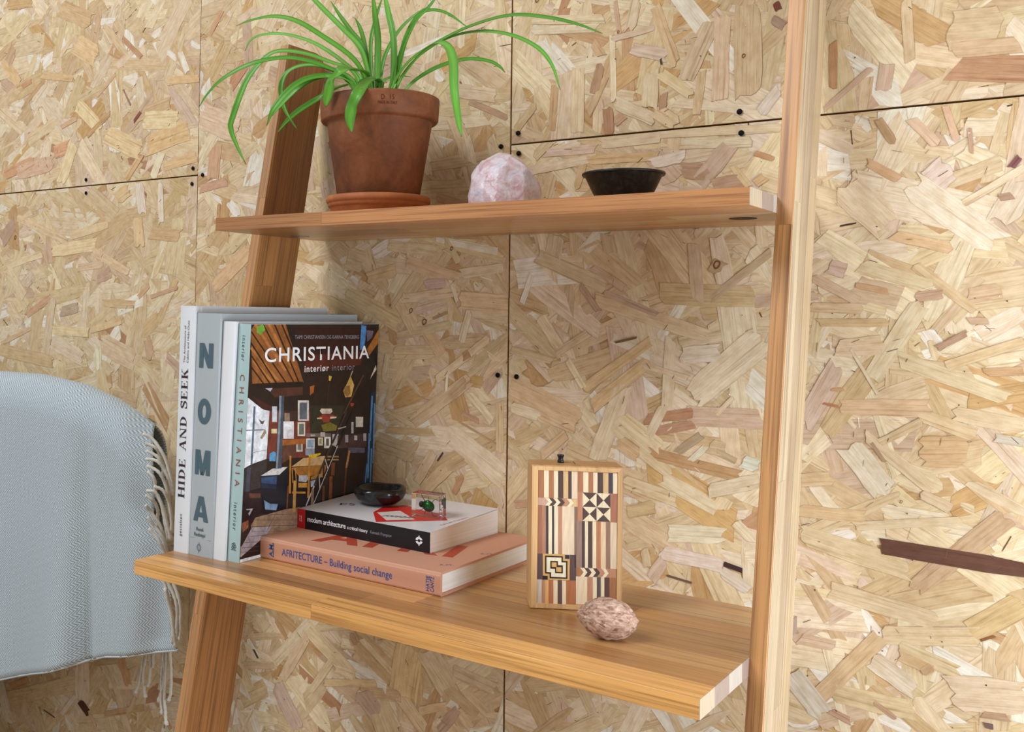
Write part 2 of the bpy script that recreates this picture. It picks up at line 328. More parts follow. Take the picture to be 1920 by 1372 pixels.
# ------------------------------------------------------------------ measured layout, metres (wall strands, leaves, throw) and millimetres (inlay, printed cover)
HERO=[[-1.1155,1.525,-1.0628,1.4742,0.0235,223,186,139],[-0.7613,1.5169,-0.7108,1.4766,0.0092,182,135,102],[-0.6155,1.4725,-0.5962,1.4349,0.0117,244,244,240],[-0.8532,1.3532,-0.7906,1.3884,0.0095,194,152,105],[-0.9289,1.377,-0.8824,1.3891,0.0087,206,169,132],[-0.8813,1.4133,-0.8165,1.3636,0.0257,240,220,173],[-0.7001,1.3667,-0.6189,1.3608,0.0308,240,220,175],[-0.6899,1.3226,-0.5917,1.3396,0.0349,229,192,140],[-0.7989,1.3519,-0.7109,1.3148,0.0325,236,208,162],[-1.1012,1.3006,-1.012,1.3211,0.0209,209,153,115],[-1.0602,1.3032,-0.9515,1.3112,0.0302,218,181,158],[-0.925,1.2756,-0.8907,1.3425,0.028,240,220,178],[-0.7437,1.2676,-0.7071,1.3073,0.0132,217,175,133],[-0.6504,1.2839,-0.5709,1.2941,0.0169,229,192,145],[-0.6742,1.269,-0.6546,1.3078,0.017,243,236,209],[-0.5445,1.4931,-0.5202,1.5244,0.0095,204,152,120],[-0.4954,1.4039,-0.4689,1.4316,0.0205,197,136,108],[-0.5347,1.2551,-0.5282,1.3042,0.0253,211,164,136],[-0.5629,1.241,-0.5035,1.2486,0.0139,205,158,135],[-0.6412,1.4267,-0.5697,1.4223,0.014,229,192,145],[-0.5631,1.3597,-0.4812,1.329,0.0426,231,203,181],[-0.9375,1.6,-0.8509,1.5623,0.0332,207,174,132],[-1.1064,1.637,-1.0289,1.6291,0.0247,200,163,116],[-0.9923,1.4815,-0.8993,1.4643,0.0129,218,186,139],[-0.8263,1.4223,-0.7779,1.4562,0.006,212,169,137],[-0.7564,1.4264,-0.7371,1.3973,0.0031,150,109,93],[-0.9898,1.4174,-0.9758,1.3895,0.0115,242,231,209],[-1.0535,1.4677,-1.0226,1.4746,0.0092,198,147,109],[-0.9481,1.3319,-0.9069,1.3388,0.025,221,164,127],[-0.727,1.3671,-0.7095,1.3822,0.0058,150,92,81],[-0.8895,1.5274,-0.8328,1.4962,0.0393,230,197,151],[-1.084,1.5453,-1.1014,1.5203,0.027,190,157,125],[-1.0565,1.2152,-0.9044,1.1652,0.0137,228,199,165],[-0.8926,1.175,-0.7914,1.1916,0.0143,229,204,165],[-0.9451,1.1481,-0.8208,1.1579,0.0232,240,216,173],[-0.8281,1.1456,-0.7329,1.1073,0.0157,228,199,165],[-0.5267,1.0808,-0.4524,1.1373,0.0258,221,181,141],[-0.6781,1.1731,-0.6064,1.1661,0.021,210,175,134],[-0.7125,1.1982,-0.7056,1.1525,0.0247,228,198,154],[-0.4965,1.2159,-0.4747,1.1949,0.0152,245,245,245],[-1.022,1.0277,-0.9502,1.0626,0.0136,203,158,126],[-1.1009,0.972,-1.0078,1.0042,0.0087,211,181,145],[-0.9587,0.9587,-0.9418,1.0626,0.0208,218,198,170],[-0.9395,1.0033,-0.8345,1.001,0.0177,235,216,172],[-0.9387,0.9827,-0.8525,0.9555,0.0303,230,210,188],[-0.8269,1.0062,-0.7447,1.024,0.0126,228,198,154],[-0.7979,1.0537,-0.7131,1.0521,0.0146,211,181,140],[-0.6747,1.0655,-0.6105,1.0808,0.0068,198,158,131],[-0.8091,0.9376,-0.8103,0.972,0.021,244,244,220],[-1.0708,1.1266,-0.9788,1.1436,0.0139,235,216,178],[-1.0842,1.1186,-1.0279,1.0648,0.0217,230,210,177],[-0.8703,1.1161,-0.8004,1.1227,0.0127,223,193,164],[-1.1051,0.961,-0.9372,0.9441,0.0242,211,181,140],[-0.8031,0.9846,-0.7135,0.9566,0.0364,223,198,170],[-0.6829,0.9957,-0.6714,0.9631,0.0204,205,169,138],[-0.8148,1.0981,-0.7809,1.1077,0.021,193,157,142],[-0.7063,1.0641,-0.6788,1.0855,0.0087,209,169,133],[-0.9159,1.0372,-0.8677,1.0454,0.0182,184,162,142],[-1.1049,1.1708,-1.0652,1.2074,0.0269,177,145,129],[-0.7091,1.2581,-0.7003,1.2073,0.021,238,228,223],[-0.6564,1.2548,-0.6526,1.1887,0.0137,243,234,224],[-0.7667,1.2372,-0.7377,1.2502,0.0255,222,192,147],[-0.1582,1.1179,-0.0731,1.092,0.0177,220,190,158],[-0.1645,1.0655,-0.0778,1.0747,0.0133,226,201,171],[-0.1681,1.0655,-0.1424,1.0271,0.0222,226,200,163],[-0.0726,1.0647,-0.0018,1.0597,0.024,228,198,160],[-0.0576,1.0491,-0.0685,1.0103,0.0098,242,232,209],[-0.2606,1.0726,-0.1712,1.0339,0.0255,217,195,150],[-0.1708,1.0144,-0.0872,1.0313,0.0118,213,195,158],[-0.2244,1.0943,-0.1779,1.1046,0.0186,216,187,144],[-0.1777,0.9917,-0.1121,0.9943,0.0192,224,200,162],[-0.1064,0.9581,-0.0295,1.0144,0.0104,234,211,178],[-0.1247,1.0231,-0.1001,0.9933,0.018,223,190,150],[-0.1878,1.1396,-0.1092,1.1303,0.0149,220,203,168],[-0.0699,1.0992,-0.0071,1.1071,0.0128,225,208,180],[-0.0864,1.0906,-0.0759,1.0618,0.0058,242,230,206],[-0.1916,0.9519,-0.1868,0.9883,0.0091,230,214,187],[-0.2598,1.1258,-0.2325,1.1175,0.0314,210,189,152],[-0.1275,1.0849,-0.0949,1.0878,0.0132,204,174,167],[-0.1129,1.0395,-0.0908,1.0479,0.0033,158,128,100],[-0.0665,0.9889,-0.0567,0.995,0.0103,182,141,100],[0.0386,1.1208,0.1293,1.0819,0.0181,214,197,166],[0.1294,1.0741,0.1932,1.0497,0.0077,195,171,156],[0.1192,1.0662,0.2493,1.0268,0.0172,225,203,168],[0.1987,1.0743,0.2984,1.0711,0.0239,202,178,133],[0.234,1.1301,0.24,1.0652,0.0147,208,185,159],[0.2527,1.0672,0.3169,1.1191,0.009,191,167,138],[0.1036,0.9593,0.1857,1.0192,0.0116,225,194,148],[0.1142,0.9384,0.1821,0.9944,0.0153,225,194,148],[0.2087,1.0218,0.2038,0.9168,0.0132,231,215,188],[0.1807,0.928,0.2335,0.9396,0.0122,181,125,95],[0.1837,0.9131,0.2354,0.9268,0.011,177,128,103],[0.228,0.9355,0.3093,0.9382,0.0217,207,176,156],[0.0043,0.9533,0.0934,0.9191,0.0357,223,191,154],[0.1211,0.8761,0.1527,0.9642,0.0217,231,215,188],[0.1511,0.9295,0.1983,0.8975,0.0159,237,221,182],[0.2352,0.9599,0.3089,1.025,0.0333,234,219,192],[0.0819,0.9919,0.1036,0.9593,0.0085,242,233,196],[0.019,1.0613,0.0322,1.0963,0.0079,243,243,240],[0.098,1.0839,0.1214,1.0524,0.0074,185,155,136],[0.0484,0.873,0.0808,0.9021,0.0119,217,185,147],[0.065,1.1467,0.0609,1.1204,0.022,218,202,172],[0.1308,1.1446,0.1351,1.1229,0.0163,213,191,160],[0.0688,1.0014,0.1091,1.0266,0.01,219,197,167],[0.0463,1.0432,0.0709,1.0075,0.0151,237,221,189],[0.0036,1.003,0.0624,0.991,0.0103,219,197,161],[0.2607,0.9398,0.2782,0.9591,0.0052,230,209,181],[0.1828,0.9074,0.2017,0.9447,0.0111,233,217,191],[0.1782,0.9904,0.2295,0.9781,0.0076,228,207,178],[0.1422,1.0159,0.1681,1.0225,0.0027,134,104,72],[0.265,1.1019,0.2542,1.1075,0.0163,185,160,124],[0.1537,1.0799,0.1125,1.1056,0.0098,205,180,157],[0.2219,1.0037,0.262,1.0089,0.0201,234,222,207],[0.1846,0.8897,0.2837,0.8745,0.0135,179,135,90],[0.1469,0.9148,0.2096,0.8698,0.02,222,203,166],[0.2021,0.8615,0.2593,0.8356,0.0173,228,214,183],[0.1575,0.8526,0.2173,0.8392,0.0155,222,203,166],[0.2538,0.8548,0.3061,0.8718,0.0156,218,203,176],[0.2064,0.8007,0.2684,0.8062,0.02,225,219,194],[0.1598,0.8185,0.1909,0.8284,0.0147,200,175,130],[0.1878,0.7455,0.2029,0.7686,0.014,211,187,174],[0.2703,0.776,0.2895,0.7721,0.0056,73,50,50],[0.2169,0.8929,0.2444,0.9157,0.0088,164,141,114],[0.2535,0.9038,0.2696,0.9017,0.0165,195,170,134],[0.2318,0.8852,0.2481,0.9015,0.007,231,231,212],[0.2823,0.8226,0.3013,0.8059,0.0112,228,214,183],[0.2009,0.7775,0.2686,0.774,0.0168,231,217,213],[0.1471,0.8994,0.171,0.8864,0.0181,215,181,142],[0.2068,0.7525,0.2346,0.7491,0.0023,115,90,75],[0.1798,0.7779,0.1838,0.7579,0.0099,207,192,158],[0.2686,0.7668,0.2965,0.7522,0.0133,224,214,204],[0.2889,0.8911,0.3043,0.8874,0.0145,216,225,215],[0.2607,0.8991,0.2819,0.8904,0.0074,180,158,122],[0.4057,1.1031,0.4686,1.0819,0.0137,216,198,163],[0.4552,1.1025,0.5061,1.0587,0.0096,210,183,144],[0.4154,0.9874,0.4582,1.0631,0.0172,217,203,173],[0.352,0.9369,0.3834,0.9999,0.0198,205,179,165],[0.3651,1.044,0.4293,1.0454,0.008,199,169,125],[0.4009,1.0837,0.4308,1.0767,0.0066,192,150,113],[0.3833,1.0177,0.4247,1.0227,0.0193,220,193,163],[0.4731,1.021,0.499,1.0369,0.0058,164,125,105],[0.5145,0.9995,0.5448,1.0027,0.0081,192,150,109],[0.4401,1.0094,0.531,0.9759,0.015,216,198,163],[0.3867,0.9575,0.4672,0.9615,0.0173,213,179,144],[0.4613,0.9188,0.499,0.9225,0.03,203,167,125],[0.4234,0.9237,0.4598,0.9474,0.008,205,179,143],[0.4108,0.9295,0.4687,0.8825,0.012,215,193,159],[0.4818,1.0045,0.5449,1.0301,0.0096,214,188,149],[0.4598,0.9542,0.5047,0.9395,0.0135,214,188,149],[0.5005,1.0486,0.5159,1.0489,0.0066,189,155,131],[0.3949,0.9175,0.4281,0.8755,0.0258,220,210,191],[0.3566,1.0602,0.4058,1.059,0.0107,209,179,144],[0.4567,1.0716,0.4789,1.0751,0.0102,184,150,130],[0.489,0.9581,0.5448,0.9495,0.0148,215,193,159],[0.3963,1.0182,0.4217,0.9721,0.0033,219,203,177],[0.3472,0.8768,0.3772,0.882,0.0141,209,179,139],[0.3785,0.9747,0.3899,0.9754,0.0035,191,140,95],[0.5019,1.0736,0.5256,1.0786,0.0148,204,174,143],[0.3616,1.091,0.4025,1.0678,0.0105,204,174,147],[0.3703,0.9599,0.3851,0.9573,0.0029,175,112,74],[0.5214,0.9377,0.5447,0.935,0.0082,194,188,179],[0.4156,0.923,0.428,0.9051,0.0034,159,120,95],[0.3748,1.1035,0.3912,1.0979,0.0159,205,174,165],[0.4242,0.8193,0.5458,0.8161,0.0158,104,71,58],[0.4554,0.7834,0.53,0.8631,0.0184,189,156,126],[0.3672,0.6548,0.4244,0.7285,0.0161,207,175,136],[0.4259,0.7306,0.5087,0.7461,0.0185,216,192,155],[0.503,0.75,0.5445,0.7847,0.0217,202,173,123],[0.3769,0.7674,0.4721,0.7539,0.0182,213,192,159],[0.3512,0.8199,0.4493,0.7997,0.0222,213,192,154],[0.418,0.7042,0.454,0.6829,0.0205,220,206,189],[0.4401,0.7144,0.4691,0.7054,0.0109,202,169,127],[0.4614,0.8761,0.4854,0.8655,0.0105,213,188,158],[0.487,0.6875,0.5444,0.6965,0.0328,214,192,167],[0.3413,0.6705,0.3706,0.6375,0.0236,216,211,202],[0.3839,0.6624,0.4525,0.6619,0.0199,213,192,150],[0.4197,0.6615,0.4379,0.6512,0.0053,182,145,123],[0.4432,0.722,0.4913,0.7088,0.0144,218,197,159],[0.3481,0.7107,0.3805,0.7103,0.0112,208,178,157],[0.3476,0.8453,0.4081,0.8462,0.0128,209,178,136],[0.3999,0.8361,0.4943,0.8548,0.0086,217,197,163],[0.5101,0.7431,0.5215,0.7497,0.0024,145,96,58],[0.5129,0.6639,0.52,0.6641,0.0051,116,91,87],[0.3408,0.7239,0.3439,0.7245,0.0181,154,121,90],[0.4616,0.7019,0.4691,0.7088,0.0074,178,145,111],[0.379,0.6432,0.3972,0.6372,0.0077,187,146,128],[0.5115,0.6735,0.5326,0.6756,0.0066,168,136,113],[-0.1537,0.5294,-0.1429,0.595,0.0435,233,203,152],[-0.3664,0.5035,-0.3227,0.5732,0.0166,220,195,165],[-0.3201,0.5844,-0.236,0.5339,0.0231,228,209,172],[-0.4467,0.5026,-0.387,0.5161,0.0103,211,182,154],[-0.3776,0.4878,-0.3364,0.438,0.0266,205,182,174],[-0.3154,0.4942,-0.2757,0.5476,0.011,214,195,161],[-0.2885,0.5143,-0.1979,0.5348,0.01,226,198,151],[-0.2243,0.5897,-0.1637,0.5508,0.0086,238,220,185],[-0.1536,0.5235,-0.1176,0.4917,0.0198,232,209,171],[-0.1273,0.5144,-0.0839,0.5331,0.0109,225,195,155],[-0.0865,0.5573,-0.0397,0.5329,0.0148,204,178,139],[-0.117,0.5967,-0.0797,0.5551,0.036,226,209,178],[-0.2398,0.5946,-0.2318,0.582,0.0134,174,139,112],[-0.4386,0.5423,-0.4169,0.5226,0.0089,244,244,240],[-0.2702,0.5384,-0.2361,0.536,0.0131,240,220,185],[-0.2228,0.5146,-0.1971,0.4947,0.0283,195,168,154],[-0.0711,0.58,-0.0145,0.5708,0.0183,218,200,171],[-0.4261,0.5316,-0.4168,0.5204,0.0037,87,76,68],[0.3788,1.3391,0.3789,1.2916,0.0081,182,129,88],[0.4854,1.3344,0.5257,1.3317,0.0404,211,186,151],[0.4886,1.3153,0.5406,1.3132,0.0165,209,176,144],[0.3699,1.2689,0.4142,1.3067,0.0056,194,160,142],[0.4463,1.3728,0.4497,1.3096,0.0099,211,186,151],[0.4262,1.284,0.4296,1.3104,0.0139,205,176,160],[0.4109,1.2103,0.4399,1.1911,0.009,208,165,128],[0.4532,1.1827,0.521,1.1245,0.0281,240,229,212],[0.4965,1.1635,0.5449,1.1948,0.007,236,218,192],[0.5256,1.1675,0.536,1.1687,0.0075,162,127,111],[0.5346,1.1956,0.542,1.2057,0.0059,136,92,93],[0.4514,1.2507,0.4727,1.2243,0.01,220,187,162],[0.39,1.1866,0.4282,1.1461,0.0339,229,208,180],[0.435,1.1344,0.4839,1.12,0.011,219,181,140],[0.5011,1.2364,0.5027,1.2125,0.0034,187,144,124],[0.527,1.1458,0.5449,1.1806,0.0237,223,207,190],[0.4679,1.1855,0.4839,1.1993,0.027,228,208,206],[0.4003,1.2637,0.4481,1.2624,0.0116,217,186,156],[0.4807,1.2607,0.4902,1.2264,0.0063,220,181,156],[0.4212,1.2538,0.4348,1.2295,0.0084,167,132,96],[0.0293,1.4197,0.1236,1.4061,0.0109,222,205,173],[0.0294,1.4065,0.1162,1.3965,0.011,218,205,177],[0.0607,1.3314,0.0573,1.2783,0.01,193,157,116],[0.0386,1.3285,0.0591,1.2928,0.015,227,205,168],[0.187,1.4114,0.2118,1.3403,0.0123,215,184,145],[0.2239,1.3199,0.2517,1.3818,0.0212,211,189,161],[0.2647,1.3864,0.2621,1.2918,0.0179,224,195,167],[0.2918,1.3918,0.2923,1.2949,0.0298,210,184,148],[0.1824,1.3321,0.181,1.2907,0.0195,222,205,173],[0.1589,1.3651,0.2014,1.3503,0.0151,215,193,181],[0.1107,1.3794,0.1221,1.3615,0.0104,199,163,127],[0.1132,1.3196,0.1204,1.3492,0.0116,166,126,97],[0.135,1.3847,0.1376,1.306,0.0074,234,221,190],[0.1394,1.3023,0.1864,1.278,0.0151,223,205,178],[0.1303,1.2962,0.1324,1.2675,0.0129,165,115,86],[0.1397,1.2792,0.1506,1.2869,0.0113,193,152,121],[0.188,1.2882,0.2124,1.2702,0.018,226,200,163],[0.1983,1.306,0.1967,1.2889,0.0088,172,131,103],[0.3182,1.3743,0.3303,1.3642,0.0102,152,120,105],[0.3211,1.3916,0.3242,1.383,0.0072,126,70,53],[0.2381,1.1987,0.2752,1.2408,0.0205,195,168,152],[0.2196,1.2152,0.2496,1.2114,0.0184,167,131,107],[0.2562,1.196,0.2865,1.199,0.0166,178,142,119],[0.277,1.216,0.2944,1.192,0.0077,221,194,147],[0.3004,1.2289,0.3189,1.221,0.0062,180,126,83],[0.3006,1.1948,0.3114,1.2022,0.0099,209,173,124],[0.1065,1.2358,0.1937,1.2342,0.0106,214,179,135],[0.0476,1.2496,0.1158,1.2494,0.011,222,195,182],[0.0276,1.2288,0.1178,1.2385,0.0111,230,211,189],[0.1833,1.2264,0.2211,1.232,0.0139,232,221,215],[0.1952,1.2598,0.3263,1.254,0.01,222,200,167],[0.2176,1.2459,0.2957,1.2423,0.0116,223,210,183],[0.0915,1.2043,0.0989,1.2309,0.0098,210,178,135],[0.1214,1.2542,0.1953,1.2564,0.0124,225,205,178],[0.0355,1.2468,0.0535,1.262,0.0122,216,194,156],[0.0908,1.2714,0.0919,1.3476,0.0174,227,205,173],[0.1569,1.3883,0.1638,1.4189,0.0131,217,200,172],[0.1383,1.4251,0.1442,1.385,0.0054,204,168,143],[0.3064,1.2738,0.3246,1.2959,0.0132,224,211,203],[0.1059,1.2916,0.128,1.3357,0.0079,199,168,133],[0.2359,1.2779,0.2422,1.3277,0.0101,216,189,151],[0.0082,1.283,0.0327,1.3105,0.0106,210,184,145],[0.135,1.3793,0.1855,1.3856,0.0073,212,189,170],[0.1947,1.3305,0.229,1.3024,0.0128,229,210,169],[0.1945,1.3478,0.1954,1.3408,0.0021,94,75,71],[-0.1437,0.8981,-0.0553,0.962,0.0187,213,185,152],[-0.0853,0.9373,-0.0628,0.9567,0.0136,189,159,126],[-0.0884,0.8911,-0.0062,0.8413,0.0299,238,221,197],[-0.0594,0.8579,-0.024,0.8282,0.0072,219,197,158],[-0.0775,0.8104,-0.0647,0.8347,0.0087,191,140,104],[0.0119,0.8074,0.0326,0.8117,0.0092,198,153,126],[-0.0659,0.9174,-0.0416,0.908,0.0068,198,153,132],[-0.1363,0.8182,-0.1112,0.8592,0.0145,231,204,172],[-0.1261,0.8077,-0.0876,0.8435,0.0186,230,198,159],[-0.157,0.8445,-0.1352,0.8702,0.0072,207,178,142],[-0.1923,0.9579,-0.1866,0.9892,0.0083,230,215,183],[-0.0551,0.9425,-0.0215,0.9096,0.0107,238,223,192],[-0.1894,0.9133,-0.1416,0.8932,0.0073,219,197,158],[-0.1847,0.8844,-0.1097,0.8876,0.0101,206,178,133],[-0.0895,0.965,-0.0911,0.9435,0.0038,244,244,224],[-0.0111,0.9358,-0.0102,0.8725,0.0107,224,198,158],[-0.1032,0.8501,-0.0947,0.8625,0.0021,94,72,62],[-0.2012,0.8675,-0.141,0.8562,0.0247,199,179,146],[0.0068,0.9292,0.0431,0.921,0.0144,238,223,195],[-0.0714,0.9056,-0.0157,0.8815,0.0024,176,138,102],[-0.8323,0.4213,-0.8299,0.3541,0.0385,241,223,204],[-0.8344,0.351,-0.8125,0.3373,0.0152,94,58,48],[-0.8094,0.3361,-0.7906,0.3161,0.0119,221,189,159],[-1.0443,0.3052,-0.851,0.3801,0.0271,229,207,167],[-0.7278,0.4467,-0.7095,0.4099,0.0175,205,151,108],[-0.7975,0.4272,-0.725,0.4492,0.011,184,162,125],[-1.0417,0.3286,-0.9871,0.3539,0.0141,217,164,121],[-0.8865,0.3164,-0.8501,0.3569,0.009,243,233,222],[-0.7679,0.3467,-0.6696,0.3828,0.0107,201,163,120],[-0.7105,0.3576,-0.6893,0.3944,0.0091,215,189,153],[-0.7596,0.3602,-0.7485,0.378,0.007,241,221,192],[-0.9383,0.3112,-0.9054,0.3057,0.0019,113,77,68],[-0.0624,1.3272,-0.0068,1.3002,0.0082,182,146,125],[-0.0297,1.2747,-0.0054,1.1969,0.015,222,201,171],[-0.1193,1.2466,-0.0138,1.2525,0.0172,216,190,155],[-0.0867,1.3085,-0.0447,1.22,0.0199,225,201,166],[-0.11,1.2026,-0.005,1.1695,0.0126,208,169,134],[-0.0526,1.2135,-0.0698,1.2783,0.0236,234,218,192],[-0.0227,1.3296,-0.079,1.3433,0.0179,223,201,176],[-0.0888,1.1801,-0.0055,1.2038,0.0101,190,136,101]]
HOLES=[[-0.0132,1.2628],[0.0111,1.2778],[0.0122,1.2518],[0.284,1.276],[0.2859,1.2521],[-0.8519,1.275],[-0.851,1.2509],[-0.5785,1.2758],[-0.58,1.2504],[-0.556,1.2634],[-0.0138,0.969],[0.0129,0.9684]]
LEAVES=[[[[-0.145,-0.12,1.3433],[-0.1612,-0.1269,1.372],[-0.201,-0.1404,1.4032],[-0.2354,-0.1526,1.4258],[-0.2707,-0.16,1.4356],[-0.3137,-0.16,1.4367],[-0.3358,-0.16,1.4344]],0.0084],[[[-0.1484,-0.12,1.3409],[-0.192,-0.1051,1.375],[-0.2655,-0.0794,1.4175],[-0.3436,-0.0541,1.4472],[-0.3898,-0.05,1.4536],[-0.4115,-0.05,1.4488],[-0.4222,-0.05,1.4356]],0.007],[[[-0.1625,-0.12,1.3539],[-0.1973,-0.1261,1.3715],[-0.2349,-0.1343,1.3866],[-0.2731,-0.143,1.3931],[-0.2946,-0.1492,1.3832],[-0.3161,-0.1595,1.3546],[-0.329,-0.17,1.3071],[-0.3326,-0.17,1.2898],[-0.3199,-0.17,1.2651],[-0.3034,-0.17,1.2405]],0.0087],[[[-0.1659,-0.12,1.3459],[-0.1929,-0.1313,1.3614],[-0.2182,-0.1452,1.372],[-0.248,-0.1627,1.3768],[-0.2833,-0.1869,1.3683],[-0.3213,-0.2,1.3506],[-0.3491,-0.2,1.3336],[-0.3631,-0.2,1.3206]],0.0084],[[[-0.1623,-0.12,1.3427],[-0.1843,-0.1238,1.356],[-0.2155,-0.1305,1.3688],[-0.2436,-0.1369,1.3699],[-0.2615,-0.1423,1.3596],[-0.2637,-0.1479,1.3385],[-0.2536,-0.15,1.3111],[-0.2305,-0.15,1.2816]],0.0078],[[[-0.1729,-0.12,1.3454],[-0.1917,-0.1326,1.3511],[-0.2114,-0.1527,1.347],[-0.223,-0.1733,1.3319],[-0.2374,-0.19,1.3056],[-0.2498,-0.19,1.2845]],0.0103],[[[-0.1658,-0.12,1.3417],[-0.1887,-0.1319,1.3508],[-0.2091,-0.1467,1.3464],[-0.2239,-0.1636,1.331],[-0.2476,-0.17,1.31],[-0.2586,-0.17,1.3012]],0.0083],[[[-0.1662,-0.11,1.3393],[-0.2061,-0.0859,1.3486],[-0.238,-0.0736,1.3473],[-0.2588,-0.0713,1.3411],[-0.2756,-0.0928,1.3228],[-0.2788,-0.1161,1.3045],[-0.2795,-0.135,1.2864]],0.0103],[[[-0.1416,-0.12,1.347],[-0.1242,-0.1753,1.3423],[-0.1175,-0.2055,1.3342],[-0.1311,-0.2046,1.3231],[-0.1407,-0.2026,1.3035],[-0.1435,-0.2017,1.2955]],0.0148],[[[-0.1245,-0.12,1.3379],[-0.1063,-0.1679,1.3268],[-0.094,-0.2016,1.3061],[-0.1017,-0.2036,1.2885],[-0.1043,-0.2042,1.2732],[-0.1018,-0.2037,1.2596]],0.0146],[[[-0.1381,-0.12,1.3424],[-0.1527,-0.12,1.3835],[-0.1814,-0.12,1.4132],[-0.2145,-0.12,1.4444],[-0.2372,-0.12,1.4658],[-0.2642,-0.12,1.4854]],0.0078],[[[-0.1347,-0.12,1.342],[-0.1561,-0.1109,1.3887],[-0.1834,-0.1034,1.4173],[-0.2045,-0.1,1.4417],[-0.2197,-0.1,1.4633]],0.0063],[[[-0.1382,-0.12,1.348],[-0.1799,-0.0765,1.4053],[-0.1999,-0.06,1.4326],[-0.2086,-0.06,1.4483]],0.0058],[[[-0.1347,-0.12,1.342],[-0.145,-0.1095,1.393],[-0.1439,-0.1,1.4288],[-0.1324,-0.1,1.4579]],0.0048],[[[-0.1262,-0.12,1.3381],[-0.1187,-0.1302,1.3846],[-0.1174,-0.1389,1.4153],[-0.1224,-0.14,1.4541]],0.008],[[[-0.1028,-0.12,1.3352],[-0.0914,-0.1352,1.3795],[-0.0898,-0.15,1.4135],[-0.0986,-0.15,1.4472]],0.0078],[[[-0.1212,-0.12,1.3403],[-0.1231,-0.1086,1.3732],[-0.1151,-0.0918,1.4064],[-0.0967,-0.08,1.4286],[-0.0707,-0.08,1.4381]],0.0048],[[[-0.1011,-0.12,1.335],[-0.0836,-0.1274,1.3692],[-0.0587,-0.1368,1.3981],[-0.0381,-0.14,1.4124],[-0.0231,-0.14,1.4281]],0.0071],[[[-0.1011,-0.12,1.3323],[-0.0721,-0.125,1.3573],[-0.0236,-0.133,1.3725],[0.0261,-0.142,1.3808],[0.0794,-0.1522,1.3809],[0.1283,-0.16,1.3686],[0.1636,-0.16,1.3559],[0.1916,-0.16,1.3423]],0.0078],[[[-0.0945,-0.12,1.3315],[-0.0628,-0.1248,1.3587],[-0.0153,-0.1317,1.3741],[0.033,-0.1388,1.3733],[0.0762,-0.1458,1.3608],[0.1107,-0.15,1.3414],[0.1291,-0.15,1.3197],[0.1397,-0.15,1.2911]],0.0066],[[[-0.0782,-0.12,1.3267],[-0.063,-0.1046,1.3439],[-0.0454,-0.0825,1.3581],[-0.0279,-0.0596,1.3658],[-0.0055,-0.05,1.3619],[0.0099,-0.05,1.353],[0.0175,-0.05,1.3453]],0.0067],[[[-0.0912,-0.12,1.3338],[-0.0461,-0.1452,1.3549],[-0.0087,-0.1659,1.3593],[0.0135,-0.1778,1.3497],[0.0318,-0.1954,1.3263],[0.0535,-0.2279,1.2863],[0.0607,-0.23,1.2525],[0.065,-0.23,1.2358]],0.0101],[[[-0.0978,-0.12,1.3346],[-0.1038,-0.0932,1.3904],[-0.1011,-0.0684,1.4292],[-0.0898,-0.0551,1.439],[-0.0666,-0.05,1.4321],[-0.0374,-0.05,1.4106]],0.0069],[[[-0.1177,-0.12,1.3343],[-0.1146,-0.1151,1.3418],[-0.1055,-0.1044,1.3462],[-0.0886,-0.1,1.344]],0.0041],[[[-0.1449,-0.12,1.3391],[-0.1673,-0.1087,1.3468],[-0.196,-0.0922,1.3564],[-0.2107,-0.09,1.366]],0.0057]]
TH_RIGHT=[[-0.4154,0.5747],[-0.4267,0.5956],[-0.4315,0.646],[-0.4364,0.7003],[-0.4462,0.7358],[-0.4612,0.756],[-0.4707,0.7772],[-0.4685,0.8113],[-0.4727,0.8372],[-0.4797,0.8804]]
TH_TOP=[[-1.432,0.8979],[-1.1319,0.9238],[-0.8806,0.9346],[-0.7627,0.9354],[-0.667,0.9264],[-0.5899,0.9083],[-0.5468,0.8922],[-0.5133,0.8752]]
TH_HEM=[[-1.3324,0.2644],[-0.9678,0.3926],[-0.8146,0.443],[-0.7304,0.4727],[-0.6512,0.5006],[-0.6012,0.5199],[-0.553,0.5392],[-0.4839,0.5574],[-0.408,0.5763]]
